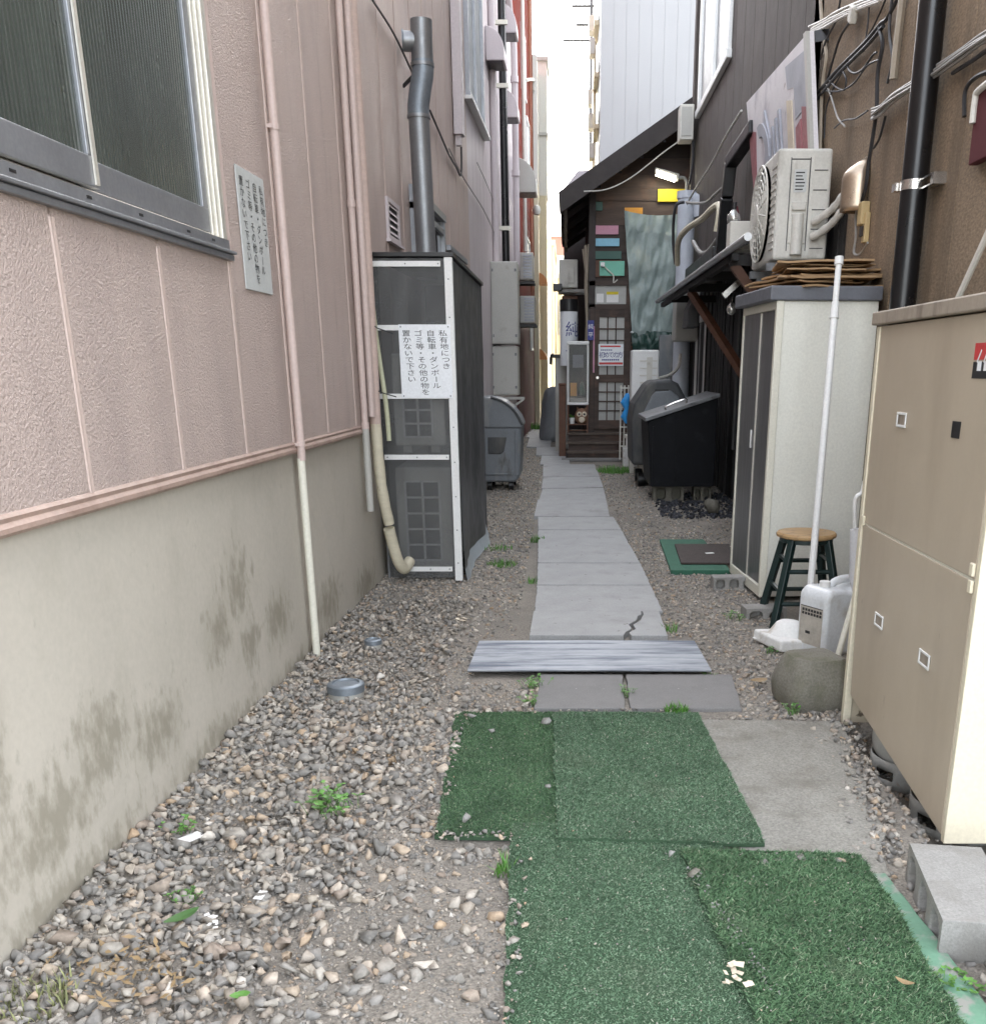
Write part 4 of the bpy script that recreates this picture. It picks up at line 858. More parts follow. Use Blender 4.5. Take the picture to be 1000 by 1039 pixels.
# -------- faded signboard
TR = W(821,31,1.86); TL = W(757,104,1.86); BL = W(773,292,1.955); BR = W(830,262,1.955)
nrm = (TL-TR).cross(BR-TR).normalized()
if nrm.x > 0: nrm = -nrm
t = thing('signboard', 'large faded white signboard with peeling red and grey lettering, behind the fan unit', 'signboard', ((TR.x+BL.x)/2, 10, 2.6))
MB().ext([TR,TL,BL,BR], -nrm*.035).build('panel', mt['billboard'], t)
def sbp(u, w_): return TR+(TL-TR)*u+((BR+(BL-BR)*u)-(TR+(TL-TR)*u))*w_
def sbpoly(mb, pl, th=.010): mb.ext([sbp(u,w_)+nrm*.001 for u, w_ in pl], nrm*th)
v = MB(); v.ext([sbp(0,0),sbp(0,1),sbp(.03,1),sbp(.03,0)], nrm*.03); v.build('edge_frame', mt['boxgrey'], t)
v = MB(); v.ext([sbp(0,.0)-nrm*.04, sbp(0,.05)-nrm*.04, sbp(.02,.05)-nrm*.04, sbp(.02,0)-nrm*.04], Vector((.12,-.06,0))); v.build('fixing', mt['black'], t)
v = MB(); sbpoly(v, [(.06,.31),(.12,.29),(.13,.52),(.06,.50)]); sbpoly(v, [(.14,.34),(.21,.36),(.22,.55),(.14,.53)]); sbpoly(v, [(.86,.20),(.995,.16),(.995,.95),(.90,.95),(.93,.5)], .004); v.build('red_patch', mt['fadedred'], t)
v = MB(); sbpoly(v, [(.25,.22),(.32,.20),(.34,.56),(.26,.58)]); v.build('peeling_strip', mt['peel'], t)
v = MB()
cc = [(.68,.52)]; arcp = [(.74+.13*math.cos(a), .34+.15*math.sin(a)) for a in [R(70)+R(220)*k/12 for k in range(13)]]
inn = [(.74+.07*math.cos(a), .34+.085*math.sin(a)) for a in [R(290)-R(220)*k/12 for k in range(13)]]
sbpoly(v, arcp+inn, .03)
for u in (.42,.48,.54): sbpoly(v, [(u,.20+(u-.4)*.4),(u+.025,.20+(u-.4)*.4),(u+.03,.60),(u+.004,.60)], .02)
sbpoly(v, [(.60,.30),(.66,.14),(.68,.20),(.63,.45)], .02); v.build('raised_lettering', mt['textgrey'], t)
v = MB(); sbpoly(v, [(.06,.06),(.32,.04),(.31,.15),(.22,.17),(.22,.32),(.05,.30)], .003); v.build('grey_patch', mt['textgrey'], t)
# -------- outdoor fan unit on the wall
AX0, AX1, AY0, AY1, AZ0, AZ1 = 1.53, 1.925, 8.0, 8.9, 2.27, 3.01
t = thing('air_conditioner', 'large old air conditioner fan unit bracketed to the brown wall above the locker', 'air conditioner', ((AX0+AX1)/2, 8.45, AZ0))
MB().box(AX0,AX1,AY0,AY1,AZ0,AZ1).build('casing', mt['acwhite'], t, bevel=.022, seg=3)
v = MB()
for k in range(12): z = AZ0+.08+k*.05; v.box(AX0-.006,AX0+.004,AY0+.03,AY0+.20,z,z+.02)
v.build('side_louvre', mt['acwhite'], t)
fc = Vector((AX0, 8.52, 2.64)); v = MB(); mrot = Matrix.Rotation(-PI/2,3,'Y')
MB().lathe([(0,.002),(.335,.002)], fc, 32, mrot).build('fan_opening', mt['black'], t)
for rr in (.34,.29,.24,.19,.14,.09): v.tube([fc+Vector((-.03-.015*(1-rr/.34), rr*math.cos(a), rr*math.sin(a))) for a in [2*PI*k/40 for k in range(40)]], .007, 5, close=True)
for k in range(16): a = 2*PI*k/16; v.tube([fc+Vector((-.045,.05*math.cos(a),.05*math.sin(a))), fc+Vector((-.03,.34*math.cos(a+.15),.34*math.sin(a+.15)))], .006, 5)
v.lathe([(0,.06),(.07,.055),(.08,.04)], fc, 20, mrot); v.build('fan_grille', mt['offw'], t, smooth=True)
v = MB(); v.box(AX0+.092,AX0+.098,AY0-.003,AY0+.002,2.33,2.95); v.box(AX0+.232,AX0+.238,AY0-.003,AY0+.002,2.33,2.95); v.box(AX0+.092,AX0+.238,AY0-.0032,AY0+.002,2.934,2.942); v.build('cover_gap', mt['bindark'], t)
v = MB(); v.box(AX0+.10,AX0+.23,AY0-.012,AY0,2.38,2.93); v.build('service_cover', mt['acwhite'], t, bevel=.01)
v = MB(); v.box(AX0+.12,AX0+.21,AY0-.0145,AY0-.0125,2.72,2.87); v.build('spec_label', mt['signgrey'], t)
v = MB()
for k in range(6): v.box(AX0+.13,AX0+.13+random.uniform(.03,.07),AY0-.0155,AY0-.0148,2.735+k*.022,2.743+k*.022)
v.build('label_print', mt['text'], t)
v = MB(); v.box(AX0+.115,AX0+.215,AY0-.035,AY0-.012,2.60,2.66); v.tube([(AX0+.165,AY0-.012,2.30),(AX0+.165,AY0-.012,2.58)], .045, 12); v.build('valve_cover', mt['acwhite'], t, bevel=.006, smooth=True)
v = MB()
for zz in (2.35,2.48,2.61,2.74,2.87): v.box(AX0+.26,AX1-.03,AY0-.0035,AY0+.002,zz-.006,zz)
v.build('rib_shadow_strip', mt['bindark'], t)  # dark strips painted on as the shadow under each rib
v = MB()
for zz in (2.35,2.48,2.61,2.74,2.87): v.box(AX0+.26,AX1-.03,AY0-.004,AY0+.002,zz,zz+.012)
v.box(AX0+.255,AX0+.265,AY0-.006,AY0+.002,2.3,2.97); v.build('panel_rib', mt['acwhite'], t)
for yy in (8.05,8.75): v = MB(); v.box(1.50,RW,yy,yy+.05,2.20,2.255); v.bar((1.56,yy+.025,2.2),(RW-.01,yy+.025,1.95),.03,.03); v.build('wall_bracket', mt['steel'], t)
for dz, lb in ((0,'upper'),(-.10,'lower')):
    o = MB().tube(spline([(1.80,AY0-.03,2.52+dz),(1.86,AY0-.08,2.55+dz),(1.92,AY0-.14,2.60+dz),(1.96,AY0-.19,2.66+dz),(1.995,AY0-.20,2.71+dz)],5), [.026+.004*((i//2)%2) for i in range(21)], 10).build('refrigerant_pipe', mt['cablewhite'], smooth=True)
    tag(o, 'wrapped %s pipe from the fan unit into the brown wall' % lb, 'pipe', 'wrapped pipes of the fan unit')
# -------- cables on the brown wall
def rwire(name, lb, px, r=.008, m='rubber', n=.04, cat='cable', grp=None):
    o = MB().tube(spline([W(x,y,RW-n) for x,y in px], 5), r, 6).build(name, mt[m], smooth=True); return tag(o, lb, cat, grp)
v = MB()
for k in range(5):
    d = k*3.2; v.tube(spline([W(x,y+d*.7+jit(1.5),RW-.05-.012*(k%3)) for x,y in ((1030,20),(1000,33),(972,52),(945,70),(922,84),(905,95),(893,106),(884,112))],5), .0085, 6)
o = v.build('cable_bundle', mt['cablegrey'], smooth=True); tag(o, 'bundle of grey cables passing behind the black drainpipe', 'cable bundle')
v = MB()
for k in range(4): v.tube(spline([W(x+jit(2),y+k*2.4,RW-.05) for x,y in ((893,-6),(870,3),(850,12),(835,20),(822,27))],5), .010, 6)
o = v.build('cable_bundle', mt['cablewhite'], smooth=True); tag(o, 'bundle of pale cables at the top edge above the signboard corner', 'cable bundle')
v = MB()
for k in range(2): v.tube(spline([W(x+k*3,y+k*2,RW-.04) for x,y in ((893,24),(878,42),(862,58),(848,72),(836,86),(824,100))],5), .013, 6)
o = v.build('cable_bundle', mt['rubber'], smooth=True); tag(o, 'thick black cables slanting down toward the signboard edge', 'cable bundle')
rwire('wall_cable', 'long black vertical cable from the top to the bronze hood', [(912,-5),(900,18),(892,26),(895,45),(890,75),(889,110),(885,140),(881,165),(878,190),(873,208)], .013)
rwire('wall_cable', 'black hanging loop of cable left of the long vertical cable', [(862,55),(860,68),(866,74),(875,70),(885,56),(889,53)], .008)
rwire('wall_cable', 'thin dark cable tail hanging on brown wall right of the signboard', [(838,85),(842,95),(846,108),(850,120),(857,128)], .007, 'cablegrey')
rwire('wall_cable', 'thin black cable curl beside the beige conduit', [(840,80),(848,88),(856,91),(858,80),(855,72)], .007)
rwire('wall_cable', 'two strand black cable rising from the signboard to the white connector', [(836,92),(845,60),(852,38),(862,22),(868,18)], .009)
rwire('wall_cable', 'short black cable hanging from the top edge near the white connector', [(882,-5),(880,25),(876,52)], .006)
rwire('conduit', 'beige vertical conduit right of the signboard', [(832,-5),(834,30),(838,55),(835,80),(833,110),(832,152)], .014, 'conduit', .03, 'conduit')
rwire('conduit', 'wide grey brown vertical conduit running up from the cable bundle', [(916,-8),(912,25),(909,50),(906,80)], .024, 'conduit', .03, 'conduit')
rwire('wall_cable', 'grey cable loop below the yellowed junction box', [(872,200),(868,218),(868,240),(866,256),(872,258),(880,246)], .009, 'cablegrey')
for k, px in enumerate(([(900,-5),(884,30),(868,52),(856,70),(846,88),(838,110),(836,140)], [(853,-5),(848,20),(838,40),(832,60)], [(905,-5),(902,30),(905,60),(900,84)], [(880,112),(868,120),(856,122),(846,130)], [(930,84),(926,110),(922,135)], [(1005,48),(985,62),(966,74)], [(893,60),(880,66),(866,84),(852,92),(838,92)], [(898,118),(892,140),(886,150)])):
    rwire('wall_cable', ['tangled dark cable sweeping from the top edge down beside the signboard','short dark cable from the top edge along the beige conduit','dark cable beside the wide grey conduit','slack dark cable running left from the cable bundle end','dark cable partly behind the thick black drainpipe','black cable rising to the right edge under the grey bundle','slack black cable crossing under the thick slanting cables','short black cable end right above the bronze hood'][k], px, .006+.002*(k%3), 'rubber')
a = W(865,14,RW-.06); o = MB().obox(a, (.05,.09,.10), Matrix.Rotation(.5,3,'X')).build('cable_connector', mt['offw'], bevel=.01); tag(o, 'white cable connector near the top edge of the brown wall', 'connector')
v = MB(); v.tube(spline([W(x,y,RW-.04) for x,y in ((1010,70),(990,78),(979,92),(978,118))],5), .011, 6); o = v.build('wall_cable', mt['rubber'], smooth=True); tag(o, 'short dark cable right of the black drainpipe', 'cable')
# bronze vent hood
c = W(878,190,RW-.0); t = thing('vent_hood', 'bronze rounded vent hood on the brown wall beside the fan unit', 'vent hood', (RW-.08, c.y, c.z))
mb = MB(); hw, hh, hd = .095, .33, .16; rows = []
for i in range(9):
    a = PI*i/8; rows.append([(RW-.004-hd*math.sin(a)*(1 if z_ < .6 else math.cos((z_-.6)/.4*PI/2*.94)), c.y-hw*math.cos(a)*(1 if z_ < .6 else (.25+.75*math.cos((z_-.6)/.4*PI/2*.9))), c.z-.15+hh*z_) for z_ in [k/10 for k in range(11)]])
mb.sheet(rows); mb.build('hood', mt['hoodbronze'], t, smooth=True, solid=.004)
MB().pz([(RW-.006-hd*.9*math.sin(PI*i/8), c.y-hw*.9*math.cos(PI*i/8)) for i in range(9)], c.z-.135, c.z-.13).build('outlet', mt['black'], t)
# yellowed junction box
a = W(880,225,RW); t = thing('junction_box', 'yellowed open junction box under the bronze hood', 'junction box', (RW-.03,a.y,a.z-.11))
MB().box(RW-.06,RW-.002,a.y-.04,a.y+.055,a.z-.02,a.z+.12).build('cover', mt['yellowed'], t, bevel=.008)
MB().box(RW-.035,RW-.002,a.y-.07,a.y+.0,a.z-.13,a.z+.05).build('base', mt['yellowed'], t, bevel=.005)
MB().box(RW-.052,RW-.036,a.y-.045,a.y-.01,a.z-.09,a.z-.03).build('terminal', mt['wooddark'], t)
# black drainpipe with strap
t = thing('drainpipe', 'thick black drainpipe with a steel strap on the brown wall', 'drainpipe', (1.90,6.1,.0))
MB().tube([(1.915,6.05,0),(1.915,6.05,9.0)], .072, 20).build('pipe', mt['blackpipe'], t, smooth=True)
z = W(948,178,1.92).z; v = MB(); v.tube([(1.915,6.05,z-.025),(1.915,6.05,z+.025)], .077, 20); v.build('strap', mt['chrome'], t, smooth=True)
v = MB(); v.box(1.93,RW,5.84,5.99,z-.028,z-.02); v.box(1.93,RW,5.84,5.99,z+.02,z+.028); v.box(1.93,RW,5.80,5.84,z-.028,z+.028); v.build('strap_bracket', mt['chrome'], t); MB().box(1.82,1.86,6.08,6.15,z-.02,z+.02).build('strap_bolt', mt['chrome'], t)
# hook and maroon box at the frame edge
a = W(997,100,RW-.06); o = MB().tube(spline([a+Vector((0,.10,-.08)),a+Vector((0,.10,.02)),a+Vector((0,.06,.05)),a+Vector((0,-.25,.06))],5), .016, 8).build('bent_pipe', mt['offw'], smooth=True); tag(o, 'white bent pipe end at the right photo edge on brown wall', 'pipe')
b_ = W(992,168,RW); o = MB().box(RW-.05,RW-.002,b_.y-.35,b_.y,b_.z,b_.z+.32).build('wall_plate', mt['maroon'], bevel=.006); tag(o, 'dark maroon plate on the brown wall at the right photo edge', 'plate')
# meter box on the far corner
a = D(690,106,17.0); b_ = D(704,142,17.0); t = thing('meter_box', 'cream meter box high on the far corner of the brown building', 'meter box', ((a.x+b_.x)/2,17.1,b_.z))
MB().box(a.x,b_.x-.02,16.95,17.3,b_.z,a.z).build('casing', mt['offw'], t, bevel=.012); MB().box(a.x+.02,b_.x-.05,16.935,16.949,b_.z+.05,a.z-.04).build('front_panel', mt['boxgrey'], t)
o = MB().tube(spline([(1.93,17.05,b_.z),(1.94,17.05,b_.z-.3),(1.90,17.1,b_.z-.6)],4), .02, 6).build('hanging_cable', mt['rubber'], smooth=True); tag(o, 'dark cable hanging under the cream meter box', 'cable')
# vertical duct with beige housing
t = thing('wall_duct', 'pale grey vertical duct beside the tarpaulin with a beige housing', 'duct', (1.80,16.6,0))
MB().tube([(1.83,16.7,.2),(1.83,16.7,4.0)], .135, 16).build('duct_pipe', mt['duct'], t, smooth=True)
MB().tube([(1.83,16.7,3.96),(1.83,16.7,4.06)], .15, 16).build('top_cap', mt['duct'], t, smooth=True)
MB().tube(spline([(1.90,16.6,3.95),(1.99,16.6,3.9),(2.02,16.6,3.7)],4), .09, 10).build('elbow', mt['duct'], t, smooth=True)
a = D(686,296,15.9); b_ = D(712,346,15.9); MB().box(a.x,b_.x-.02,15.9,16.4,b_.z,a.z).build('housing', mt['boxgrey'], t, bevel=.02)
def dwire(lb, pts, r, m, Y):
    o = MB().tube(spline([D(x,y,yy) for x,y,yy in pts],6), r, 8).build('wall_cable', mt[m], smooth=True); tag(o, lb, 'cable')
dwire('pale wrapped pipe swooping from the grey duct to the black frame', [(687,268,15.6),(688,245,15.2),(697,232,14.6),(712,222,13.8),(722,212,13.2),(729,208,12.8),(730,216,12.6),(727,235,12.6)], .040, 'tape', 0)
dwire('second pale wrapped pipe loop below the swooping one', [(703,245,14.8),(710,256,14.4),(718,255,14),(728,242,13.4)], .03, 'cablegrey', 0)
dwire('black cable looping down left of the grey duct', [(694,205,16.2),(686,208,16.2),(683,225,16.3),(683,250,16.4),(685,268,16.4)], .022, 'rubber', 0)
dwire('thin pale cable slanting up the dark wall from the grey duct', [(697,207,16.4),(705,192,15.6),(722,165,14.2),(735,140,13.2),(752,112,12)], .013, 'cablewhite', 0)
dwire('twisted grey cable along the dark wall above the swooping pipe', [(696,205,16),(705,206,15.5),(716,205,15),(724,198,14.4),(733,190,13.8)], .018, 'cablegrey', 0)
# bulbs
def bulb(lb, c, r):
    t = thing('light_bulb', lb, 'light bulb', c, 'bare light bulbs')
    MB().lathe([(0,-r),(r*.5,-r*.87),(r*.87,-r*.5),(r,0),(r*.87,r*.5),(r*.5,r*.9),(r*.3,r*1.25)], c, 16).build('glass', mt['bulb'], t, smooth=True)
    MB().lathe([(r*.38,r*1.2),(r*.4,r*2.1),(0,r*2.15)], c, 12).build('socket', mt['black'], t, smooth=True)
    return t
t = bulb('round silver bulb lamp beside the fan grille', Vector(D(744,222,9.6)), .062)
MB().tube([Vector(D(744,222,9.6))+Vector((.02,0,.1)), Vector(D(752,243,9.6)), Vector(D(770,240,9.4))], .014, 8).build('lamp_arm', mt['maroon'], t)
bulb('clear bulb hanging in the dark under the canopy', Vector(D(742,314,9.8)), .05)
a = D(748,288,9.4); o = MB().bar(a+Vector((-.12,0,-.10)), a+Vector((.05,0,.05)), .05, .05).build('lamp_holder', mt['chrome']); tag(o, 'small metal lamp holder under the canopy edge', 'lamp holder')
# -------- pale locker
lk = Matrix.Translation((1.305,6.57,0))@Matrix.Rotation(R(4.2),4,'Z')       # local x into the wall, y away along the alley
LWd, LD, LZ0, LZ1 = .645, .86, .03, 1.90
t = thing('storage_locker', 'tall pale storage locker with dark sliding doors and slate top, against the brown wall', 'locker', lk@Vector((.3,.4,LZ0)))
def lb_(mb): return mb.xf(lk)
lb_(MB().box(.02,LWd,0,.02,LZ0+.06,LZ1)).build('side_panel', mt['locker'], t, bevel=.006)
lb_(MB().box(.02,LWd,LD-.02,LD,LZ0+.06,LZ1)).build('side_panel', mt['locker'], t)
lb_(MB().box(LWd-.02,LWd-.001,.02,LD-.02,LZ0+.06,LZ1)).build('back_panel', mt['locker'], t)
v = MB(); v.box(-.006,.04,-.012,.028,LZ0,LZ1); v.box(-.004,.036,LD-.028,LD+.004,LZ0,LZ1); v.box(-.006,.03,.028,LD-.028,LZ0,LZ0+.07); v.box(-.004,.03,.028,LD-.028,LZ1-.05,LZ1); lb_(v).build('door_frame', mt['lockerframe'], t, bevel=.004)
v = MB(); v.box(.012,.025,.03,.44,LZ0+.072,LZ1-.052); d1 = lb_(v).build('door', mt['lockerdoor'], t)
v = MB(); v.box(.004,.011,.42,LD-.03,LZ0+.072,LZ1-.052); d2 = lb_(v).build('door', mt['lockerdoor'], t)
v = MB(); v.box(.006,.03,.40,.435,LZ0+.072,LZ1-.052); v.box(.006,.012,.03,.05,LZ0+.072,LZ1-.052); lb_(v).build('door_edge', mt['alupale'], d1)
v = MB(); v.box(-.002,.004,.46,.49,.98,1.10); lb_(v).build('handle', mt['white'], d2, bevel=.002)
v = MB(); v.box(-.055,LWd+.01,-.03,LD+.05,LZ1-.0,LZ1+.085); lb_(v).build('top', mt['lockercap'], t, bevel=.01)
v = MB(); v.box(.0,LWd,.0,LD,LZ0,LZ0+.06); lb_(v).build('base_rail', mt['alupale'], t)
# flattened boxes on the locker
z = LZ1+.087
for k in range(13):
    w_, d_ = random.uniform(.42,.62), random.uniform(.55,.8); th = random.choice((.006,.009,.012))
    m = lk@Matrix.Translation((.33+jit(.05)+(.05 if k > 4 else 0), .42+jit(.08), z))@Matrix.Rotation(jit(.28),4,'Z')@Matrix.Rotation(jit(.018),4,'Y')
    mb = MB(); n = 8
    mb.sheet([[(-w_/2+w_*i/n, -d_/2+d_*j/n, .012*mnoise.noise(Vector((i*.4+k*9,j*.4,0)))+(.03*((i/n)-.6) if (i/n) > .6 and k % 4 == 0 else 0)) for j in range(n+1)] for i in range(n+1)])
    o = mb.xf(m).build('cardboard_sheet', mt['card'], solid=-th); tag(o, 'flattened brown cardboard box in the stack on the locker', 'cardboard', 'flattened cardboard boxes stacked on locker'); z += th+.003
# -------- breeze blocks at the locker's foot
def hollow_block(name, lb, loc, L, Wd, Hh, rotz, holes=3, m='block', grp=None, axis='side'):
    # long axis local x; holes run through along local y
    t = Matrix.Translation(loc)@Matrix.Rotation(rotz,4,'Z'); mb = MB(); N_ = 12
    cw = L/holes; hx, hz_ = cw*.33, Hh*.35
    for sgn, yy in ((1,-Wd/2),(-1,Wd/2)):
        for h in range(holes):
            cx = -L/2+cw*(h+.5); ring = []; outer = []
            for k in range(N_):
                a = 2*PI*k/N_+PI/N_; c_, s_ = math.cos(a), math.sin(a)
                ring.append((cx+hx*(abs(c_)**.7)*math.copysign(1,c_), yy, Hh/2+hz_*(abs(s_)**.7)*math.copysign(1,s_)))
                q = max(abs(c_),abs(s_)); outer.append((cx+cw/2*c_/q, yy, Hh/2+Hh/2*s_/q))
            mb.add(outer+ring, [((k+1)%N_,k,N_+k,N_+(k+1)%N_) for k in range(N_)])
            deep = [(p[0],yy+sgn*Wd*.5,p[2]) for p in ring]
            mb.add(ring+deep, [(k,(k+1)%N_,N_+(k+1)%N_,N_+k) for k in range(N_)])
            if sgn == 1: mb.add([(p[0],p[1]-.0001,p[2]) for p in deep], [tuple(range(N_))])
    mb.add([(-L/2,-Wd/2,0),(L/2,-Wd/2,0),(L/2,Wd/2,0),(-L/2,Wd/2,0),(-L/2,-Wd/2,Hh),(L/2,-Wd/2,Hh),(L/2,Wd/2,Hh),(-L/2,Wd/2,Hh)], [(0,3,2,1),(4,5,6,7),(1,2,6,5),(3,0,4,7)])
    mb.xf(t); o = mb.build(name, mt[m], origin=loc)
    bm = bmesh.new(); bm.from_mesh(o.data); bmesh.ops.remove_doubles(bm, verts=bm.verts, dist=.0005); bmesh.ops.recalc_face_normals(bm, faces=bm.faces); bm.to_mesh(o.data); bm.free()
    md = o.modifiers.new('b','BEVEL'); md.width = .006; md.segments = 2; md.limit_method = 'ANGLE'; md.angle_limit = R(50)
    return tag(o, lb, 'concrete block', grp)
hollow_block('hollow_block', 'hollow block lying under the far corner of the pale locker', (1.19,6.98,-.01), .30, .12, .10, R(3), 3)
hollow_block('hollow_block', 'pale block under the near corner of the pale locker, beside the stool', (1.25,6.12,-.04), .26, .14, .11, R(5), 2)
hollow_block('hollow_block', 'large hollow concrete block with three holes standing below the taupe cabinet', (1.125,2.49,-.03), .455, .21, .15, R(-97.6), 3)
hollow_block('hollow_block', 'rough block cut off by the bottom right photo corner', (1.26,2.05,-.04), .40, .19, .15, R(-14), 3)
# -------- white pole leaning in front of the locker
a = D(820,655,5.55); b_ = W(851,262,1.80)
t = thing('white_pole', 'long white pole leaning upright in front of the pale locker', 'pole', (a.x,a.y,0))
p0 = Vector((a.x,5.62,.0)); p1 = Vector(D(851,264,6.2)); u_ = p0+(p1-p0)*.86
MB().tube([p0,u_], .0215, 12).build('lower_tube', mt['white'], t, smooth=True); MB().tube([u_,p1], .018, 12).build('upper_tube', mt['white'], t, smooth=True)
MB().tube([u_-(p1-p0)*.012,u_+(p1-p0)*.03], [.027,.022], 12).build('coupling', mt['white'], t, smooth=True)
MB().tube([p1-(p1-p0)*.012,p1+(p1-p0)*.008], .026, 12).build('end_cap', mt['white'], t, smooth=True)
# -------- stool
sc_ = Vector((1.455,6.0,0)); t = thing('stool', 'stool with round worn wooden seat and dark green legs by the locker', 'stool', sc_)
MB().lathe([(0,.528),(.165,.528),(.178,.535),(.180,.548),(.172,.560),(.05,.562),(0,.562)], sc_, 36).build('seat', mt['woodseat'], t, smooth=True)
cor = [(1,1),(-1,1),(-1,-1),(1,-1)]; tops = [sc_+Vector((.105*a,.105*b,.53)) for a,b in cor]; bots = [sc_+Vector((.205*a,.20*b,0)) for a,b in cor]
for tp_, bt in zip(tops, bots): MB().bar(bt, tp_, .042, .042).build('leg', mt['stoolgreen'], t, bevel=.006)
def lp(i, z): return bots[i]+(tops[i]-bots[i])*(z/.53)
for (i, j, z) in ((0,1,.17),(2,3,.15),(1,2,.22),(3,0,.22),(0,1,.36),(2,3,.34),(1,2,.40),(3,0,.40)): MB().tube([lp(i,z),lp(j,z)], .014, 8).build('rung', mt['stoolgreen'], t, smooth=True)
MB().lathe([(.15,.500),(.16,.505),(.16,.527),(0,.527)], sc_, 28).build('seat_ring', mt['stoolgreen'], t, smooth=True)
# -------- jerrycan
jm = Matrix.Translation((1.475,5.32,0))@Matrix.Rotation(R(30),4,'Z')
t = thing('jerrycan', 'white plastic jerrycan with dirty dark label between stool and taupe cabinet', 'jerrycan', (1.455,5.30,0))
prof = [(-.165,0),(.20,0),(.20,.36),(.13,.375),(.06,.365),(.02,.345),(-.03,.372),(-.13,.378),(-.165,.34)]
mb = MB().ext([(x,-.11,z) for x,z in prof], (0,.22,0)).xf(jm); mb.build('body', mt['jerry'], t, bevel=.028, seg=4, smooth=True)
MB().tube(spline([Vector((-.05,0,.36)),Vector((-.02,0,.392)),Vector((.06,0,.405)),Vector((.15,0,.395)),Vector((.18,0,.36))],5), .022, 10).xf(jm).build('handle', mt['jerry'], t, smooth=True)
MB().lathe([(.03,.37),(.03,.405),(0,.405)], (-.085,0,0), 16).xf(jm).build('screw_cap', mt['white'], t, smooth=True)
v = MB().box(-.1675,-.1655,-.085,.085,.06,.27).xf(jm); lab = v.build('label', mt['jerrylabel'], t)
v = MB()
for r0 in (.250,.230):
    for k in range(7): v.box(-.1690,-.1680,-.078+k*.022,-.078+k*.022+.016,r0-.007,r0+.007)
v.box(-.1690,-.1680,-.083,.083,.268,.272); v.box(-.1690,-.1680,.0,.035,.12,.135); v.xf(jm).build('print', mt['text'], lab)
# -------- polystyrene tray
tm = Matrix.Translation((1.245,5.42,gz(1.24,5.42)+.005))@Matrix.Rotation(R(20),4,'Z')@Matrix.Rotation(R(4),4,'Y')
t = thing('polystyrene_tray', 'dirty white polystyrene lid with raised dome on the gravel by jerrycan', 'polystyrene lid', tm@Vector((0,0,0)))
MB().box(-.13,.13,-.15,.15,0,.065).xf(tm).build('rim', mt['poly'], t, bevel=.014, seg=3)
MB().lathe([(.115,.066),(.10,.085),(.075,.125),(.05,.14),(0,.143)], (.02,.02,0), 20).xf(tm).build('dome', mt['poly'], t, smooth=True)
# -------- round concrete weight
t = thing('concrete_weight', 'squat mossy grey concrete weight in front of the jerrycan', 'concrete weight', (1.135,4.42,0))
prof = [(.150,-.02),(.176,.03),(.184,.09),(.180,.125),(.138,.222),(.126,.236),(.05,.240),(0,.238)]
mb = MB().lathe(prof, (0,0,0), 30)
def oct_(x, y):
    a = math.atan2(y,x); return .90/(abs(math.cos(a-.3))**4.5+abs(math.sin(a-.3))**4.5)**(1/4.5)+.03*mnoise.noise(Vector((x*5,y*5,2)))
mb.v = [(x*oct_(x,y), y*oct_(x,y)*.93, z+.007*mnoise.noise(Vector((x*9,y*9,z)))) for x,y,z in mb.v]
mb.xf(Matrix.Translation((1.155,4.42,gz(1.1,4.42)))).build('body', mt['weight'], t, smooth=True)
o = MB().tube([D(848,672,4.85),D(870,596,4.95)], .016, 10).build('thin_pole', mt['lockerframe'], smooth=True); tag(o, 'short cream pole leaning between jerrycan and mossy concrete weight', 'pole')
# -------- hooked umbrella between locker and taupe cabinet
t = thing('umbrella', 'closed clear umbrella with white hook handle behind the taupe cabinet edge', 'umbrella', (1.62,5.4,.4))
h0 = D(873,535,5.2); MB().tube(spline([D(867,536,5.2),D(867,512,5.2),D(869,504,5.2),D(874,500,5.2),D(877,488,5.2)],5), .012, 10).build('handle', mt['white'], t, smooth=True)
MB().tube([D(868,537,5.2),D(870,585,5.2),D(874,640,5.2)], [.03,.045,.008], 10).build('canopy', mt['bagplastic'], t, smooth=True)
# -------- taupe cabinet
CXF = 1.25; t = thing('metal_cabinet', 'taupe metal cabinet with cream side hiding gas cylinders, at the right photo edge', 'cabinet', (1.55,3.6,0))
MB().ext([(CXF,2.985,.885),(CXF,4.185,.885),(CXF,4.205,1.66),(CXF,2.985,1.66)], (.018,0,0)).build('upper_door', mt['taupe'], t, bevel=.003)
MB().ext([(CXF,2.985,.020),(CXF,4.13,.135),(CXF,4.183,.877),(CXF,2.985,.877)], (.018,0,0)).build('lower_door', mt['taupe'], t, bevel=.003)
MB().box(CXF+.003,CXF+.014,2.99,4.18,.8775,.8845).build('door_seam', mt['lockerframe'], t)
v = MB(); v.box(CXF+.001,1.93,2.955,2.983,.0,1.66); v.build('side_panel', mt['creamside'], t, bevel=.003)
v = MB(); v.box(CXF+.02,1.93,4.20,4.215,-.02,1.66); v.build('far_panel', mt['dirtycream'], t)
v = MB(); v.box(CXF-.006,CXF+.03,4.187,4.225,-.03,1.66); v.build('corner_post', mt['creamside'], t, bevel=.004)
v = MB(); v.box(1.92,1.935,2.99,4.19,.1,1.66); v.build('back_panel', mt['taupe'], t)
v = MB(); v.box(CXF-.02,1.95,2.93,4.26,1.665,1.715); v.build('lid', mt['taupelid'], t, bevel=.006)
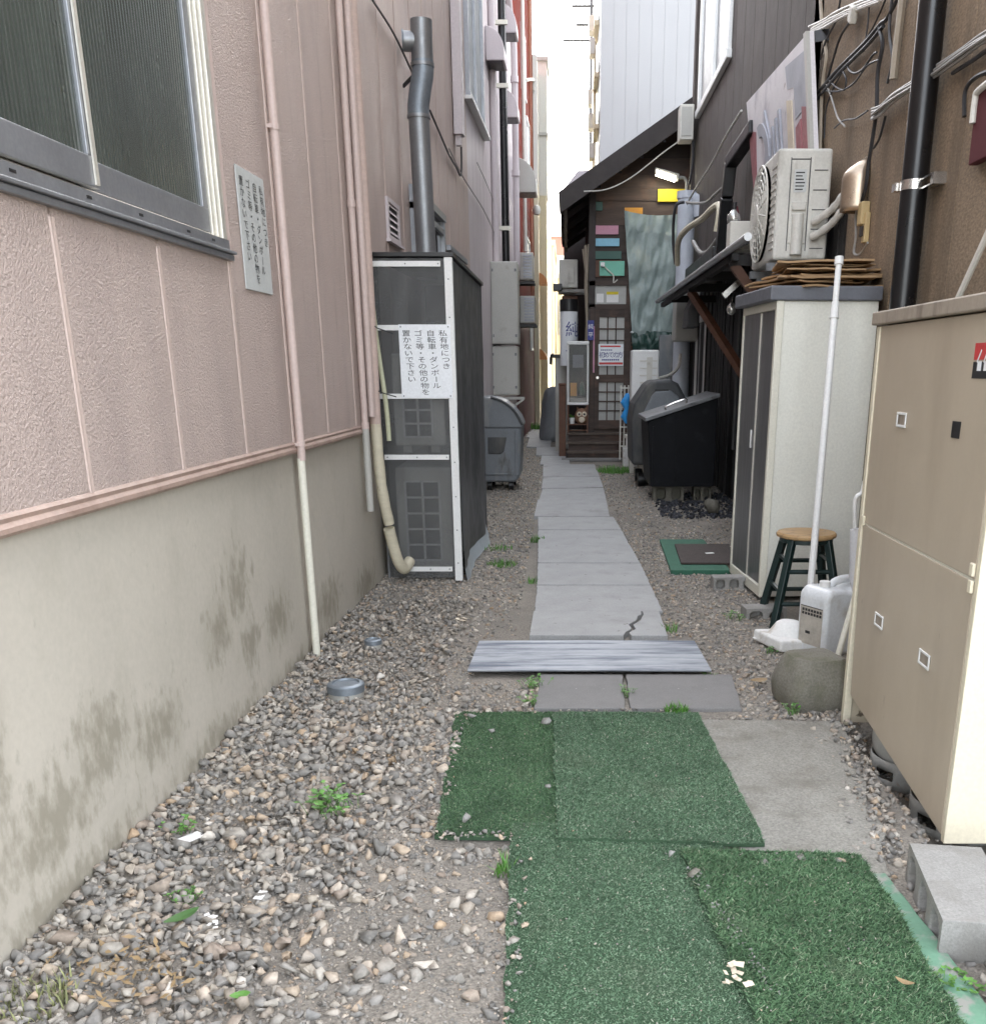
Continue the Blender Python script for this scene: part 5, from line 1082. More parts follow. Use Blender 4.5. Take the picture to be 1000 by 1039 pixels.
def pull(y, z):
    v = MB(); s_ = .027; sy = .052
    v.box(CXF-.006,CXF-.001,y-sy,y+sy,z+s_-.009,z+s_); v.box(CXF-.006,CXF-.001,y-sy,y+sy,z-s_,z-s_+.009); v.box(CXF-.006,CXF-.001,y-sy,y-sy+.009,z-s_+.009,z+s_-.009); v.box(CXF-.006,CXF-.001,y+sy-.009,y+sy,z-s_+.009,z+s_-.009)
    h = v.build('finger_pull', mt['white'], t, bevel=.002); v = MB(); v.box(CXF-.0025,CXF-.0008,y-sy+.009,y+sy-.009,z-s_+.009,z+s_-.009); v.build('recess', mt['taupelid'], h)
for px_ in ((915,426),(892,630),(938,669)): a = W(px_[0],px_[1],CXF); pull(a.y,a.z)
a = W(970,436,CXF); v = MB(); v.box(CXF-.003,CXF-.0008,a.y-.034,a.y+.034,a.z-.026,a.z+.026); v.build('lock_hole', mt['black'], t)
v = MB()
for px_ in ((877,528),(988,578),(986,595)): a = W(px_[0],px_[1],CXF); v.box(CXF-.012,CXF-.001,a.y-.015,a.y+.012,a.z-.02,a.z+.02)
v.build('latch', mt['creamside'], t, bevel=.003)
a = W(993,348,CXF); b_ = W(993,384,CXF); v = MB(); v.box(CXF-.0018,CXF-.0006,3.02,3.20,(a.z+b_.z)/2+.003,a.z); v.build('red_sticker', mt['textred'], t); v = MB(); v.box(CXF-.0018,CXF-.0006,3.02,3.20,b_.z,(a.z+b_.z)/2-.003); v.build('black_sticker', mt['text'], t)
v = MB()
for k in range(3): v.box(CXF-.0026,CXF-.0019,3.165-.05*k-.03,3.165-.05*k,b_.z+.022,b_.z+.05); v.bar((CXF-.0024,3.17-.05*k,a.z-.055),(CXF-.0024,3.145-.05*k,a.z-.02),.001,.006)
v.build('sticker_lettering', mt['signwhite'], t)
def cylinder(lb, c, r, h):
    t = thing('gas_cylinder', lb, 'gas cylinder', c, 'grey gas cylinders in the cabinet'); c = Vector(c)
    MB().lathe([(r*.86,.10),(r*.97,.13),(r,.17),(r,h-.18),(r*.8,h-.08),(r*.3,h),(0,h)], c, 32).build('tank', mt['gas'], t, smooth=True)
    mb = MB(); N_ = 48; z0_, z1_ = 0, .115; rows = []
    for z in (0,.035,.075,.115): rows.append([(c.x+r*1.0*math.cos(2*PI*k/N_), c.y+r*1.0*math.sin(2*PI*k/N_), c.z+z) for k in range(N_+1)])
    mb.sheet(rows); f_ = []
    for i in range(3):
        for k in range(N_):
            a = 360*k/N_
            if i == 1 and any(abs((a-s_+180)%360-180) < 17 for s_ in (205,325,85)): continue
            f_.append((i*(N_+1)+k,i*(N_+1)+k+1,(i+1)*(N_+1)+k+1,(i+1)*(N_+1)+k))
    mb.f = f_; mb.build('skirt', mt['gas'], t, smooth=True, solid=.005)
    MB().lathe([(r*.85,.10),(0,.06)], c, 24).build('base_dish', mt['rust'], t, smooth=True)
    MB().lathe([(.1,h-.05),(.1,h+.14),(.09,h+.14),(.09,h-.04)], c, 20).build('collar', mt['gas'], t, smooth=True)
cylinder('grey gas cylinder with slotted skirt showing under the cabinet, farther one', (1.44,3.80,-.125), .175, 1.15)
cylinder('grey gas cylinder showing under the cabinet, nearer one above the hollow block', (1.46,3.36,-.125), .175, 1.15)
a = W(972,302,1.93); o = MB().tube([a, a+(W(1004,232,1.95)-a)*1.6], .016, 8).build('thin_pole', mt['offw'], smooth=True); tag(o, 'cream rod rising behind the taupe cabinet lid at right edge', 'pole')

# ================================================================== WOODEN HOUSE
HY = 18.2; SW = .42
def hp(x, y, Y=HY): return D(x, y, Y)
B = thing('wooden_house', 'dark weathered wooden house with gable roof and coloured boards, end of right side', 'house', (1.2, HY, 0))
sl_ = (5.361-4.131)/(1.844+.082)
def roofz(x): return 4.131+sl_*(x+.082)
mb = MB(); z = .0
while z < 7.0:                       # lapped horizontal boards on the gable wall
    h = random.uniform(.17,.24); x0 = SW
    if roofz(x0)-.2 < z: x0 = (z+.2-4.131)/sl_-.082
    if x0 < 3.4:
        n = random.uniform(0,.012); mb.add([(x0,HY-.012-n,z),(3.6,HY-.012-n,z),(3.6,HY-.002-n,z+h),(x0+.0,HY-.002-n,z+h),(x0,HY+.05,z),(3.6,HY+.05,z),(3.6,HY+.05,z+h),(x0,HY+.05,z+h)], [(0,1,2,3),(0,4,5,1),(2,6,7,3),(0,3,7,4)])
    z += h
mb.add([(SW,HY+.02,0),(4,HY+.02,0),(4,HY+.02,roofz(4)-.25),(SW,HY+.02,roofz(SW)-.25)], [(0,1,2,3)])
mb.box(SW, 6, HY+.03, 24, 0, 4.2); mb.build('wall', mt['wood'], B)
mb = MB()
for k in range(30): y = HY+.05+k*.19; mb.box(SW-.015-random.uniform(0,.012),SW,y,y+.18,0,4.3)
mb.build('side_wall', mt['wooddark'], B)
RX = 3.4
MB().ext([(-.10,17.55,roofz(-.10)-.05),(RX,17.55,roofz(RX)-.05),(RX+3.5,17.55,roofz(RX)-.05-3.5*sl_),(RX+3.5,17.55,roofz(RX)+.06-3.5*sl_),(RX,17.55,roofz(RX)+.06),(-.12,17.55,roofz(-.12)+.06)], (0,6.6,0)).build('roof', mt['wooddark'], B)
MB().ext([(-.10,17.49,roofz(-.10)-.24),(RX,17.49,roofz(RX)-.24),(RX,17.49,roofz(RX)+.08),(-.14,17.49,roofz(-.14)+.08)], (0,.05,0)).build('barge_board', mt['wooddark'], B)
v = MB()
for y in (17.7,19.2,20.7,22.2,23.7): v.bar((-.06,y,roofz(-.06)-.13),(.42,y,roofz(.42)-.13),.07,.10)
v.bar((-.02,17.6,roofz(0)-.18),(-.02,24,roofz(0)-.18),.06,.08)
v.build('rafter', mt['wooddark'], B)
v = MB(); a = hp(593,205); v.box(SW-.05,SW+.06,HY-.09,HY-.015,.4,roofz(SW)-.2); v.build('corner_post', mt['wooddark'], B)
# coloured boards nailed to the gable
def board(name, p0, p1, m, off=.03):
    a = hp(*p0); b = hp(*p1); return MB().box(a.x,b.x,HY-off-.022,HY-off,b.z,a.z).build(name, mt[m], B, bevel=.003)
board('yellow_board', (667,192),(695,205), 'boardy'); board('orange_board', (633,212),(651,222), 'boardo', .14)
board('pink_board', (601,229),(627,238), 'boardp'); board('blue_board', (599,242),(628,250), 'boardb'); board('dark_green_board', (602,255),(630,263), 'boarddg')
board('mint_board', (608,265),(633,280), 'boardg'); board('small_green_board', (603,205),(611,214), 'boarddg')
v = MB(); a = hp(604,264); b = hp(630,281); v.box(a.x,b.x,HY-.035,HY-.02,b.z,a.z); v.build('brown_board', mt['woodred'], B)
o = MB().obox(hp(611,269)+Vector((0,-.09,0)), (.07,.12,.07), Matrix.Identity(3)).build('security_camera', mt['white'], bevel=.012); tag(o, 'little white camera on the mint green board', 'camera')
o = MB().tube(spline([hp(612,270)+Vector((0,-.08,0)),hp(618,276)+Vector((0,-.09,0)),hp(622,280)+Vector((0,-.09,0)),hp(622,287)+Vector((0,-.09,0)),hp(626,284)+Vector((0,-.09,0))],4), .012, 6).build('hanging_cable', mt['cablewhite'], smooth=True); tag(o, 'short white cable dangling below the mint green board', 'cable')
# door and transom
a = hp(601,290); b = hp(637,310)
v = MB(); v.box(a.x-.06,b.x+.05,HY-.09,HY-.02,a.z-.0,a.z+.07); v.box(a.x-.06,b.x+.05,HY-.09,HY-.02,b.z-.06,b.z+.02); v.box(a.x-.06,a.x+.03,HY-.088,HY-.02,b.z+.02,a.z); v.box(b.x-.04,b.x+.05,HY-.088,HY-.02,b.z+.02,a.z)
tr = v.build('transom_window', mt['wood'], B); v = MB(); v.box(a.x,b.x,HY-.05,HY-.04,b.z,a.z); v.build('pane', mt['glasspale'], tr)
v = MB(); p_ = hp(605,298); q = hp(612,307); v.box(p_.x,q.x,HY-.056,HY-.052,q.z,p_.z); p_ = hp(615,296); q = hp(627,307); v.box(p_.x,q.x,HY-.056,HY-.052,q.z,p_.z); v.build('paper_note', mt['paper'], tr)
v = MB(); p_ = hp(615,296); q = hp(627,299); v.box(p_.x,q.x,HY-.059,HY-.057,q.z,p_.z); v.build('yellow_strip', mt['boardy'], tr)
DX0, DX1, DZ0, DZ1 = .47, 1.045, .49, 2.50
v = MB(); v.box(DX0-.07,DX0,HY-.10,HY-.02,.45,DZ1); v.box(DX1,DX1+.06,HY-.10,HY-.02,.45,DZ1); v.build('door_frame', mt['wood'], B)
gx0, gx1 = hp(608,320).x, hp(633,320).x; rows_ = [(hp(608,426).z, hp(608,388).z, 4), (hp(608,380).z, hp(608,322).z, 5)]
v = MB(); v.box(DX0,gx0,HY-.085,HY-.045,DZ0,DZ1); v.box(gx1,DX1,HY-.085,HY-.045,DZ0,DZ1); v.box(gx0,gx1,HY-.085,HY-.045,DZ0,rows_[0][0]); v.box(gx0,gx1,HY-.085,HY-.045,rows_[0][1],rows_[1][0]); v.box(gx0,gx1,HY-.085,HY-.045,rows_[1][1],DZ1)
door = v.build('door', mt['wood'], B)
v = MB()
for z0, z1, n in rows_:
    for k in range(1,n): z = z0+(z1-z0)*k/n; v.box(gx0,gx1,HY-.080,HY-.052,z-.011,z+.011)
    for k in range(1,3): x = gx0+(gx1-gx0)*k/3; v.box(x-.011,x+.011,HY-.082,HY-.051,z0,z1)
v.build('muntin', mt['wood'], door)
v = MB()
for z0, z1, n in rows_: v.box(gx0,gx1,HY-.060,HY-.055,z0,z1)
v.build('pane', mt['glasspale'], door)
p_ = hp(604,383); v = MB(); v.tube([(p_.x+.03,HY-.085,p_.z),(p_.x+.03,HY-.14,p_.z)], .025, 10); v.build('handle', mt['chrome'], door)
# trellis strip right of the door
v = MB(); x0, x1 = 1.11, 1.21; z0, z1 = .35, 1.9
for k in range(16): z = z0+k*.1; v.bar((x0,HY-.09,z),(x1,HY-.09,z+.08),.012,.02); v.bar((x0,HY-.10,z+.08),(x1,HY-.10,z),.012,.02)
o = v.build('trellis', mt['woodred']); tag(o, 'narrow reddish wooden trellis to the right of the house door', 'trellis')
# notice on the door
a = hp(607,349,18.1); b = hp(632,371,18.1); t = thing('notice_board', 'white notice with red bands and blue Japanese lettering on the house door', 'notice', ((a.x+b.x)/2,18.1,b.z))
MB().box(a.x,b.x,18.085,18.10,b.z,a.z).build('plate', mt['signwhite'], t); w_ = b.x-a.x; h_ = a.z-b.z
v = MB(); v.box(a.x+.01,b.x-.01,18.0825,18.0845,b.z+.02,b.z+.055); v.box(a.x+.03,b.x-.05,18.0825,18.0845,a.z-.05,a.z-.025); v.build('red_band', mt['textred'], t)
v = MB()
for k, ch in enumerate('初めての方'): put(v, ch, (a.x+w_*(.13+.185*k), 18.082, b.z+h_*.50), (1,0,0), (0,0,1), .105)
for k in range(9): v.box(a.x+.06+k*.034,a.x+.06+k*.034+.024,18.0815,18.083,b.z+h_*.24,b.z+h_*.31)
for k in range(6): v.box(a.x+.04+k*.034,a.x+.04+k*.034+.024,18.0815,18.083,b.z+h_*.70,b.z+h_*.75)
v.build('lettering', mt['textblue'], t)
# tarpaulin
TL_, TR_ = hp(633,214,18.02), hp(692,217,18.02); BLt, BRt = hp(641,345,17.95), hp(684,345,17.95)
t = thing('tarpaulin', 'big wrinkled teal tarpaulin hanging over the house wall right of the door', 'tarpaulin', ((TL_.x+TR_.x)/2,18,2))
nx, nz = 40, 50; rows = []
for j in range(nz+1):
    w_ = j/nz; row = []
    for i in range(nx+1):
        u = i/nx; p_ = (TL_*(1-u)+TR_*u)*(1-w_)+(BLt*(1-u)+BRt*u)*w_
        zig = .05*mnoise.noise(Vector((u*4+w_*2.5,w_*6,1)))+.03*mnoise.noise(Vector((u*11+w_*5,w_*9,4)))+.008*math.sin((u*1.6+w_)*16)*(.25+.5*w_)+.012*mnoise.noise(Vector((u*14,w_*7+u*4,7)))
        row.append((p_.x+.02*mnoise.noise(Vector((w_*5,u*2,8))), p_.y-.06+zig-.10*math.sin(PI*w_)*.5, p_.z-.05*math.sin(u*PI)*(w_<.15)))
    rows.append(row)
MB().sheet(rows).build('upper_sheet', mt['tarp'], t, smooth=True)
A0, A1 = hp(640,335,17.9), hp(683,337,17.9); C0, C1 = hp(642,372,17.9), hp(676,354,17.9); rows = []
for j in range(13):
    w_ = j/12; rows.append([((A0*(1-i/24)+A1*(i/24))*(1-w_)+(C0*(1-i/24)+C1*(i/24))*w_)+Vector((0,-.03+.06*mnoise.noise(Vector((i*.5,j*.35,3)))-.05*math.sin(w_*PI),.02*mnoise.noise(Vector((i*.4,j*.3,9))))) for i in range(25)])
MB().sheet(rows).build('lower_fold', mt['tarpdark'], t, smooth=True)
MB().lathe([(0,-.02),(.035,0),(0,.02)], hp(641,337,17.8), 10).build('eyelet', mt['signwhite'], t)
# lit lamp under the gable
a = hp(664,176,17.9); b = hp(688,184,17.9); t = thing('led_floodlight', 'lit white lamp strip on a bracket under the gable above the yellow board', 'lamp', (a.x,17.9,a.z))
MB().ext([(a.x,17.8,a.z+.08),(b.x,17.8,b.z+.10),(b.x,17.8,b.z+.01),(a.x,17.8,a.z-.01)], (0,.22,0)).build('housing', mt['boxgrey'], t, bevel=.01)
v = MB()
for k in range(7): u = k/7; v.ext([(a.x+.02+(b.x-a.x-.06)*u,17.79,a.z-.022+(b.z-a.z+.02)*u),(a.x+.02+(b.x-a.x-.06)*(u+.09),17.79,a.z-.022+(b.z-a.z+.02)*(u+.09)),(a.x+.02+(b.x-a.x-.06)*(u+.09),17.79,a.z+.035+(b.z-a.z+.02)*(u+.09)),(a.x+.02+(b.x-a.x-.06)*u,17.79,a.z+.035+(b.z-a.z+.02)*u)], (0,.18,0))
v.build('lit_strip', mt['whitehot'], t)
MB().tube(spline([b+Vector((-.03,.05,.05)),b+Vector((.10,.05,.06)),b+Vector((.14,.05,-.05)),b+Vector((.14,.15,-.25))],4), .025, 8).build('arm', mt['boxgrey'], t, smooth=True)
o = MB().tube(spline([hp(700,135,17.3),hp(672,155,17.5),hp(640,180,17.45),hp(615,192,17.4),hp(592,194,17.4)],6), .009, 6).build('overhead_cable', mt['cablewhite'], smooth=True); tag(o, 'thin pale cable sagging across the gable below the roof edge', 'cable')
# steps and porch
t = thing('wooden_steps', 'dark wooden porch steps leading up to the house door', 'steps', (.52,17.9,0))
for k, (y0, y1, z1) in enumerate(((17.92,18.12,.43),(17.68,17.90,.29),(17.44,17.66,.15))):
    MB().box(.0-.0*k,1.06,y0,y1+.14,z1-.04,z1).build('tread', mt['woodtread'], t, bevel=.006)
    MB().box(.02,1.04,y0+.03,y0+.055,z1-.15 if k < 2 else 0,z1-.04).build('riser', mt['wood'], t)
MB().box(-.02,.02,17.50,18.15,.0,.14).build('side_board', mt['wooddark'], t)
o = MB().box(-.09,1.10,17.18,17.42,.0,.045).build('threshold_board', mt['slabdark'], bevel=.006); tag(o, 'flat grey board on the ground in front of the wooden steps', 'board')
v = MB(); v.box(-.14,-.02,17.95,18.10,0,1.22); v.box(-.145,-.015,17.94,18.11,1.22,1.26); o = v.build('newel_post', mt['woodred'], bevel=.008); tag(o, 'brown wooden post at the left of the porch steps', 'post')
# showcase
a = hp(575,346,17.95); b = hp(597,411,17.95); t = thing('menu_showcase', 'tall narrow white framed glass showcase standing left of the house door', 'showcase', ((a.x+b.x)/2,18.0,b.z))
fw = .035; v = MB(); v.box(a.x,b.x,17.95,18.12,a.z-.06,a.z); v.box(a.x,b.x,17.95,18.12,b.z,b.z+.045); v.box(a.x,a.x+fw,17.952,18.12,b.z+.045,a.z-.06); v.box(b.x-fw,b.x,17.952,18.12,b.z+.045,a.z-.06); v.build('frame', mt['white'], t, bevel=.014, seg=3)
MB().box(a.x+fw,b.x-fw,18.09,18.11,b.z+.045,a.z-.06).build('back_panel', mt['black'], t)
MB().box(a.x+fw,b.x-fw,17.962,17.966,b.z+.045,a.z-.06).build('pane', mt['caseglass'], t)
v = MB(); v.box(a.x+.10,b.x-.09,18.075,18.085,b.z+.62,a.z-.22); v.build('hanging_poster', mt['textgrey'], t)
v = MB(); v.box(a.x+.06,a.x+.17,18.0,18.08,b.z+.15,b.z+.37); v.build('orange_display', mt['boardo'], t)
v = MB(); v.lathe([(.05,0),(.06,.08),(.03,.2),(0,.24)], (b.x-.12,18.03,b.z+.16), 12); v.build('green_display', mt['boarddg'], t)
v = MB(); v.box(a.x+.05,b.x-.05,18.0,18.08,b.z+.05,b.z+.12); v.build('base_display', mt['boxgrey'], t)
# shelf with owl and potted plant under it
t = thing('wooden_rack', 'small wooden rack under the showcase holding the owl ornament', 'rack', ((a.x+b.x)/2,18.0,.43))
for x in (a.x+.02,b.x-.02):
    for y in (17.96,18.12): MB().box(x-.015,x+.015,y-.015,y+.015,.43,.90).build('leg', mt['woodred'], t)
MB().box(a.x,b.x,17.94,18.14,.56,.58).build('shelf', mt['woodred'], t); MB().box(a.x,b.x,17.95,18.14,.46,.475).build('shelf', mt['woodred'], t)
oc = Vector((b.x-.12,18.03,.58)); t = thing('owl_ornament', 'round brown owl ornament with pale face on the wooden rack', 'ornament', oc)
MB().lathe([(.06,0),(.11,.05),(.125,.12),(.11,.19),(.07,.245),(0,.265)], oc, 20).build('body', mt['terracotta'], t, smooth=True)
v = MB()
for s_ in (-1,1): v.lathe([(.045,0),(.04,.012),(0,.015)], oc+Vector((s_*.045,-.108,.165)), 14, Matrix.Rotation(PI/2,3,'X'))
v.lathe([(.055,0),(.045,.015),(0,.02)], oc+Vector((0,-.112,.075)), 14, Matrix.Rotation(PI/2,3,'X')); face = v.build('face_disc', mt['peel'], t)
v = MB()
for s_ in (-1,1): v.lathe([(.018,0),(.015,.01),(0,.012)], oc+Vector((s_*.045,-.123,.165)), 10, Matrix.Rotation(PI/2,3,'X'))
v.build('eye', mt['text'], face)
v = MB()
for s_ in (-1,1): v.tube([oc+Vector((s_*.055,0,.225)),oc+Vector((s_*.085,-.01,.285))],[.03,.003],8)
v.build('ear_tuft', mt['terracotta'], t)
pc_ = Vector((a.x+.09,18.02,.58)); t = thing('potted_plant', 'little plant in a white pot beside the owl ornament', 'potted plant', pc_)
MB().lathe([(.04,0),(.05,.1),(.045,.1),(.035,.02)], pc_, 14).build('pot', mt['white'], t, smooth=True)
v = MB()
for k in range(26):
    d = Vector((jit(1),jit(1),random.uniform(.4,1))).normalized(); p_ = pc_+Vector((0,0,.09)); s_ = d.cross(Vector((0,0,1)))*.018; e_ = p_+d*random.uniform(.05,.11); v.add([p_+d*.02, p_+d*.05+s_, e_, p_+d*.05-s_], [(0,1,2,3)])
v.build('leaves', mt['leaf'], t)
# dark blue plate sign, lilac strip
a = hp(596,325,18.05); b = hp(601,345,18.05); t = thing('name_plate', 'small dark blue vertical sign with white lettering beside the door', 'sign', ((a.x+b.x)/2,18.05,b.z))
MB().box(a.x,b.x+.02,18.04,18.06,b.z,a.z).build('plate', mt['textblue'], t)
v = MB()
for k, ch in enumerate('純平'): put(v, ch, ((a.x+b.x)/2+.01,18.0375,a.z-.10-.13*k), (1,0,0), (0,0,1), .09)
v.build('lettering', mt['signwhite'], t)
o = MB().box(hp(601.5,330).x,hp(603,330).x,HY-.115,HY-.102,hp(602,378).z,hp(602,331).z).build('door_strip', mt['boardp']); tag(o, 'thin pale pink strip beside the door frame', 'strip')
# drum sign
a = hp(568,310,18.6); b = hp(586,347,18.6); cx_ = (a.x+b.x)/2; rr = (b.x-a.x)/2; t = thing('drum_sign', 'white round drum sign with blue Japanese lettering under the eave', 'sign', (cx_,18.6,1.5))
zt, zb = a.z, 1.55
MB().lathe([(0,zb),(rr,zb),(rr,zt-.10),(0,zt-.10)], (cx_,18.6,0), 28).build('drum', mt['signwhite'], t, smooth=True)
MB().lathe([(0,zt-.10),(rr*1.03,zt-.10),(rr*1.03,zt+.10),(0,zt+.10)], (cx_,18.6,0), 28).build('top_cap', mt['black'], t, smooth=True)
v = MB()
for k, ch in enumerate('純平'):
    gv = MB(); put(gv, ch, (0,0,0), (1,0,0), (0,0,1), .27)
    gv.v = [(cx_+(rr+.004)*math.sin((p_[0]+.07)/rr), 18.6-(rr+.004)*math.cos((p_[0]+.07)/rr), zt-.40-.34*k+p_[2]) for p_ in gv.v]; v.add(gv.v, gv.f)
v.build('lettering', mt['textblue'], t)
# air conditioner under the eave, boxes and pipes on the side wall
a = D(567,263,19.4); b = D(586,292,19.4); t = thing('air_conditioner', 'white air conditioner hung under the wooden house eave', 'air conditioner', ((a.x+b.x)/2,19.8,b.z))
MB().box(a.x,b.x,19.4,20.2,b.z,a.z).build('casing', mt['acwhite'], t, bevel=.02)
v = MB(); v.box(a.x+.15,a.x+.28,19.375,19.4,b.z+.08,b.z+.35); v.build('valve_cover', mt['acwhite'], t, bevel=.01)
v = MB(); v.box(a.x-.02,SW,19.45,19.5,b.z-.07,b.z-.015); v.box(a.x-.02,SW,20.05,20.1,b.z-.07,b.z-.015); v.build('bracket', mt['cablegrey'], t)
v = MB(); v.box(a.x+.05,b.x,19.6,20.0,b.z-.45,b.z-.12); o = v.build('wall_vent', mt['woodred'], bevel=.02); tag(o, 'rusty brown box under the eave air conditioner, over the drum sign', 'box')
o = MB().box(-.25,-.09,19.3,19.6,D(560,310,19.4).z+.25,D(560,288,19.4).z).build('small_box', mt['black'], bevel=.01); tag(o, 'small black box left of the eave air conditioner', 'box')
a = hp(563,363,19.0); b = hp(577,394,19.0); t = thing('utility_box', 'grey box with dark lid behind the showcase left of the house', 'utility box', ((a.x+b.x)/2,19.2,b.z))
MB().box(a.x,b.x,19.0,19.4,.0,a.z).build('casing', mt['boxgrey'], t, bevel=.012)
v = MB(); v.box(a.x-.05,b.x+.03,18.97,19.43,a.z,a.z+.06); v.tube(spline([(a.x-.02,18.98,a.z+.05),(a.x-.07,18.98,a.z+.03),(a.x-.08,18.98,a.z-.12)],4), .03, 8); v.build('lid', mt['black'], t, bevel=.01)
v = MB()
for k in range(6):
    y = 18.3+k*.13; x = SW-.05-.02*(k%2); v.tube(spline([(x,y,.9),(x+jit(.03),y+jit(.05),1.9),(x+jit(.03),y,2.8),(x-.03*(k%3),y+jit(.1),3.5)],4), random.uniform(.015,.03), 8)
o = v.build('pipe_cluster', mt['conduit'], smooth=True); tag(o, 'cluster of pipes and hoses on the side of the wooden house', 'pipes')
# grey covered bundle
gc = Vector((-.30,22.2,0)); mb = MB(); rows = []
for j in range(17):
    z = 1.12*j/16; q = [.27,.30,.30,.29,.28,.27,.26,.25,.24,.24,.23,.23,.22,.22,.21,.19,.10][j]
    rows.append([(gc.x+(q+.02*math.sin(k*1.7+j*.2))*math.cos(2*PI*k/28)+(.03 if z > .9 else 0), gc.y+(q*1.2)*math.sin(2*PI*k/28), z+.02*math.sin(k*.9)) for k in range(29)])
mb.sheet(rows); mb.add(rows[-1][:28], [tuple(range(28))]); o = mb.build('covered_bundle', mt['greytarp'], smooth=True); tag(o, 'grey sheet covered bundle standing beside the far path', 'covered bundle')

# -------- neighbour behind and white tower
B = thing('mauve_roof_house', 'house with pale mauve metal hip roof just behind the wooden house', 'house', (1.5,25.5,0))
a = D(568,197,24.6); c_ = D(586,172,25.2)
MB().box(a.x+.08,3.0,24.7,26.6,0,a.z).build('wall', mt['wooddark'], B)
x0 = a.x; MB().add([(x0,24.5,a.z),(3.2,24.5,a.z),(3.2,26.8,a.z),(x0,26.8,a.z),(c_.x,25.3,c_.z),(2.6,25.3,c_.z),(2.6,26.0,c_.z),(c_.x,26.0,c_.z)], [(0,1,5,4),(1,2,6,5),(2,3,7,6),(3,0,4,7),(4,5,6,7),(3,2,1,0)]).build('roof', mt['mauveroof'], B)
v = MB(); v.box(x0-.03,3.2,24.47,24.5,a.z-.10,a.z+.01); v.box(x0-.03,x0,24.5,26.8,a.z-.10,a.z+.01); v.build('fascia', mt['offw'], B)
B = thing('white_tower_block', 'tall white metal clad block rising behind the wooden house', 'building', (5,30,0))
tx = D(609,80,27).x
mb = MB(); x = tx
while x < 12: w_ = .30; mb.box(x,x+w_-.004,27,27.2,0,21); x += w_
mb.box(tx+.01,12,27.02,34,0,20.98); mb.build('wall', mt['tower'], B)
v = MB(); z = 6.15; v.box(tx-.01,12,26.985,27.0,z-.02,z+.02); v.box(tx-.015,12,26.985,27,13.4,13.44); v.build('seam', mt['boxgrey'], B)
for k, z in enumerate((6.0,7.2,8.4,9.6,10.8)):
    v = MB(); yy = 27.6+k*.3; v.box(tx-.12,tx+.0,yy,yy+1.6,z,z+.10); v.box(tx-.12,tx-.10,yy,yy+1.6,z+.1,z+.55); v.build('balcony', mt['cream'], B)
for k, z in enumerate((6.6,7.5,8.3,8.9,9.7)): yy = 28.2+1.1*(k%3); MB().box(tx-.24,tx-.11,yy,yy+.5,z,z+.34).build('wall_box', mt['offw'], B)
v = MB(); v.tube([(tx-.08,29.5,5),(tx-.08,29.5,9.5)], .04, 8); v.build('wall_pipe', mt['cream'], B, smooth=True)
# antenna
def antenna(lb, base, top, bars):
    t = thing('tv_antenna', lb, 'antenna', base, 'roof antennas'); base = Vector(base); top = Vector(top)
    MB().tube([base, top], .06, 8).build('mast', mt['rubber'], t)
    v = MB()
    for (z, x0, x1) in bars:
        v.tube([(base.x+x0,base.y,z),(base.x+x1,base.y,z)], .042, 6)
        n = 6
        for k in range(n+1): x = base.x+x0+(x1-x0)*k/n; v.tube([(x,base.y-.25,z),(x,base.y+.25,z)], .012, 5)
    v.build('element', mt['rubber'], t)
YA = 38.; b0 = D(599,150,YA); b1 = D(599,4,YA); k1 = D(599,41,YA).z; k2 = D(599,6,YA).z; k3 = D(599,25,YA).z
antenna('tv antenna mast with cross bars against the white sky left of the tower', (b0.x,YA,4), (b0.x,YA,b1.z+.4), [(k1,-.95,.35),(k2,-.65,.2),(k3,-.5,.2)])
o = MB().box(b0.x-.25, b0.x+.35, YA-.3, YA+6, 0, 8.2).build('slim_building', mt['cream'], bevel=.02); tag(o, 'slim sunlit cream building edge beside the white tower', 'building')

# ================================================================== BINS ON THE RIGHT
t = thing('sloping_bin', 'black box bin with sloping steel edged lid by the charred wall', 'waste bin', (1.42,12.2,.18))
fx = D(658,491,11.75); tl = D(652,425,11.75); tr_ = D(718,400,11.75)
zb_ = .19; bx0, bx1 = fx.x, 1.72
MB().ext([(bx0+.02,11.75,zb_),(bx1,11.75,zb_),(bx1,11.75,tr_.z-.03),(bx0-.03,11.75,tl.z-.03)], (0,1.1,0)).build('body', mt['navy'], t, bevel=.01)
MB().ext([(bx0-.06,11.70,tl.z-.03),(bx1+.02,11.70,tr_.z-.03),(bx1+.02,11.70,tr_.z+.012),(bx0-.06,11.70,tl.z+.012)], (0,1.2,0)).build('lid', mt['steel'], t, bevel=.006)
lm = (tr_.z-tl.z)/(bx1-bx0); hx_ = bx0+.30
MB().tube(spline([(hx_-.10,11.95,tl.z+lm*.2+.01),(hx_-.10,11.95,tl.z+lm*.2+.06),(hx_+.12,11.95,tl.z+lm*.42+.06),(hx_+.12,11.95,tl.z+lm*.42+.01)],4), .012, 8).build('handle', mt['chrome'], t, smooth=True)
v = MB(); v.box(bx0+.03,bx0+.06,11.735,11.75,zb_+.03,tl.z-.08); v.box(bx0+.3,bx0+.32,11.74,11.75,zb_+.05,tl.z); v.box(bx0+.03,bx1-.02,11.735,11.75,zb_,zb_+.03); v.build('edge_strip', mt['navy'], t)
hollow_block('support_block', 'dark dirty block under the black sloping bin', (1.20,11.95,-.01), .36,.25,.20, 0, 2, 'weight'); hollow_block('support_block', 'second dark block under the wall side of the black sloping bin', (1.6,11.95,-.01), .2,.25,.19, 0, 2, 'weight')
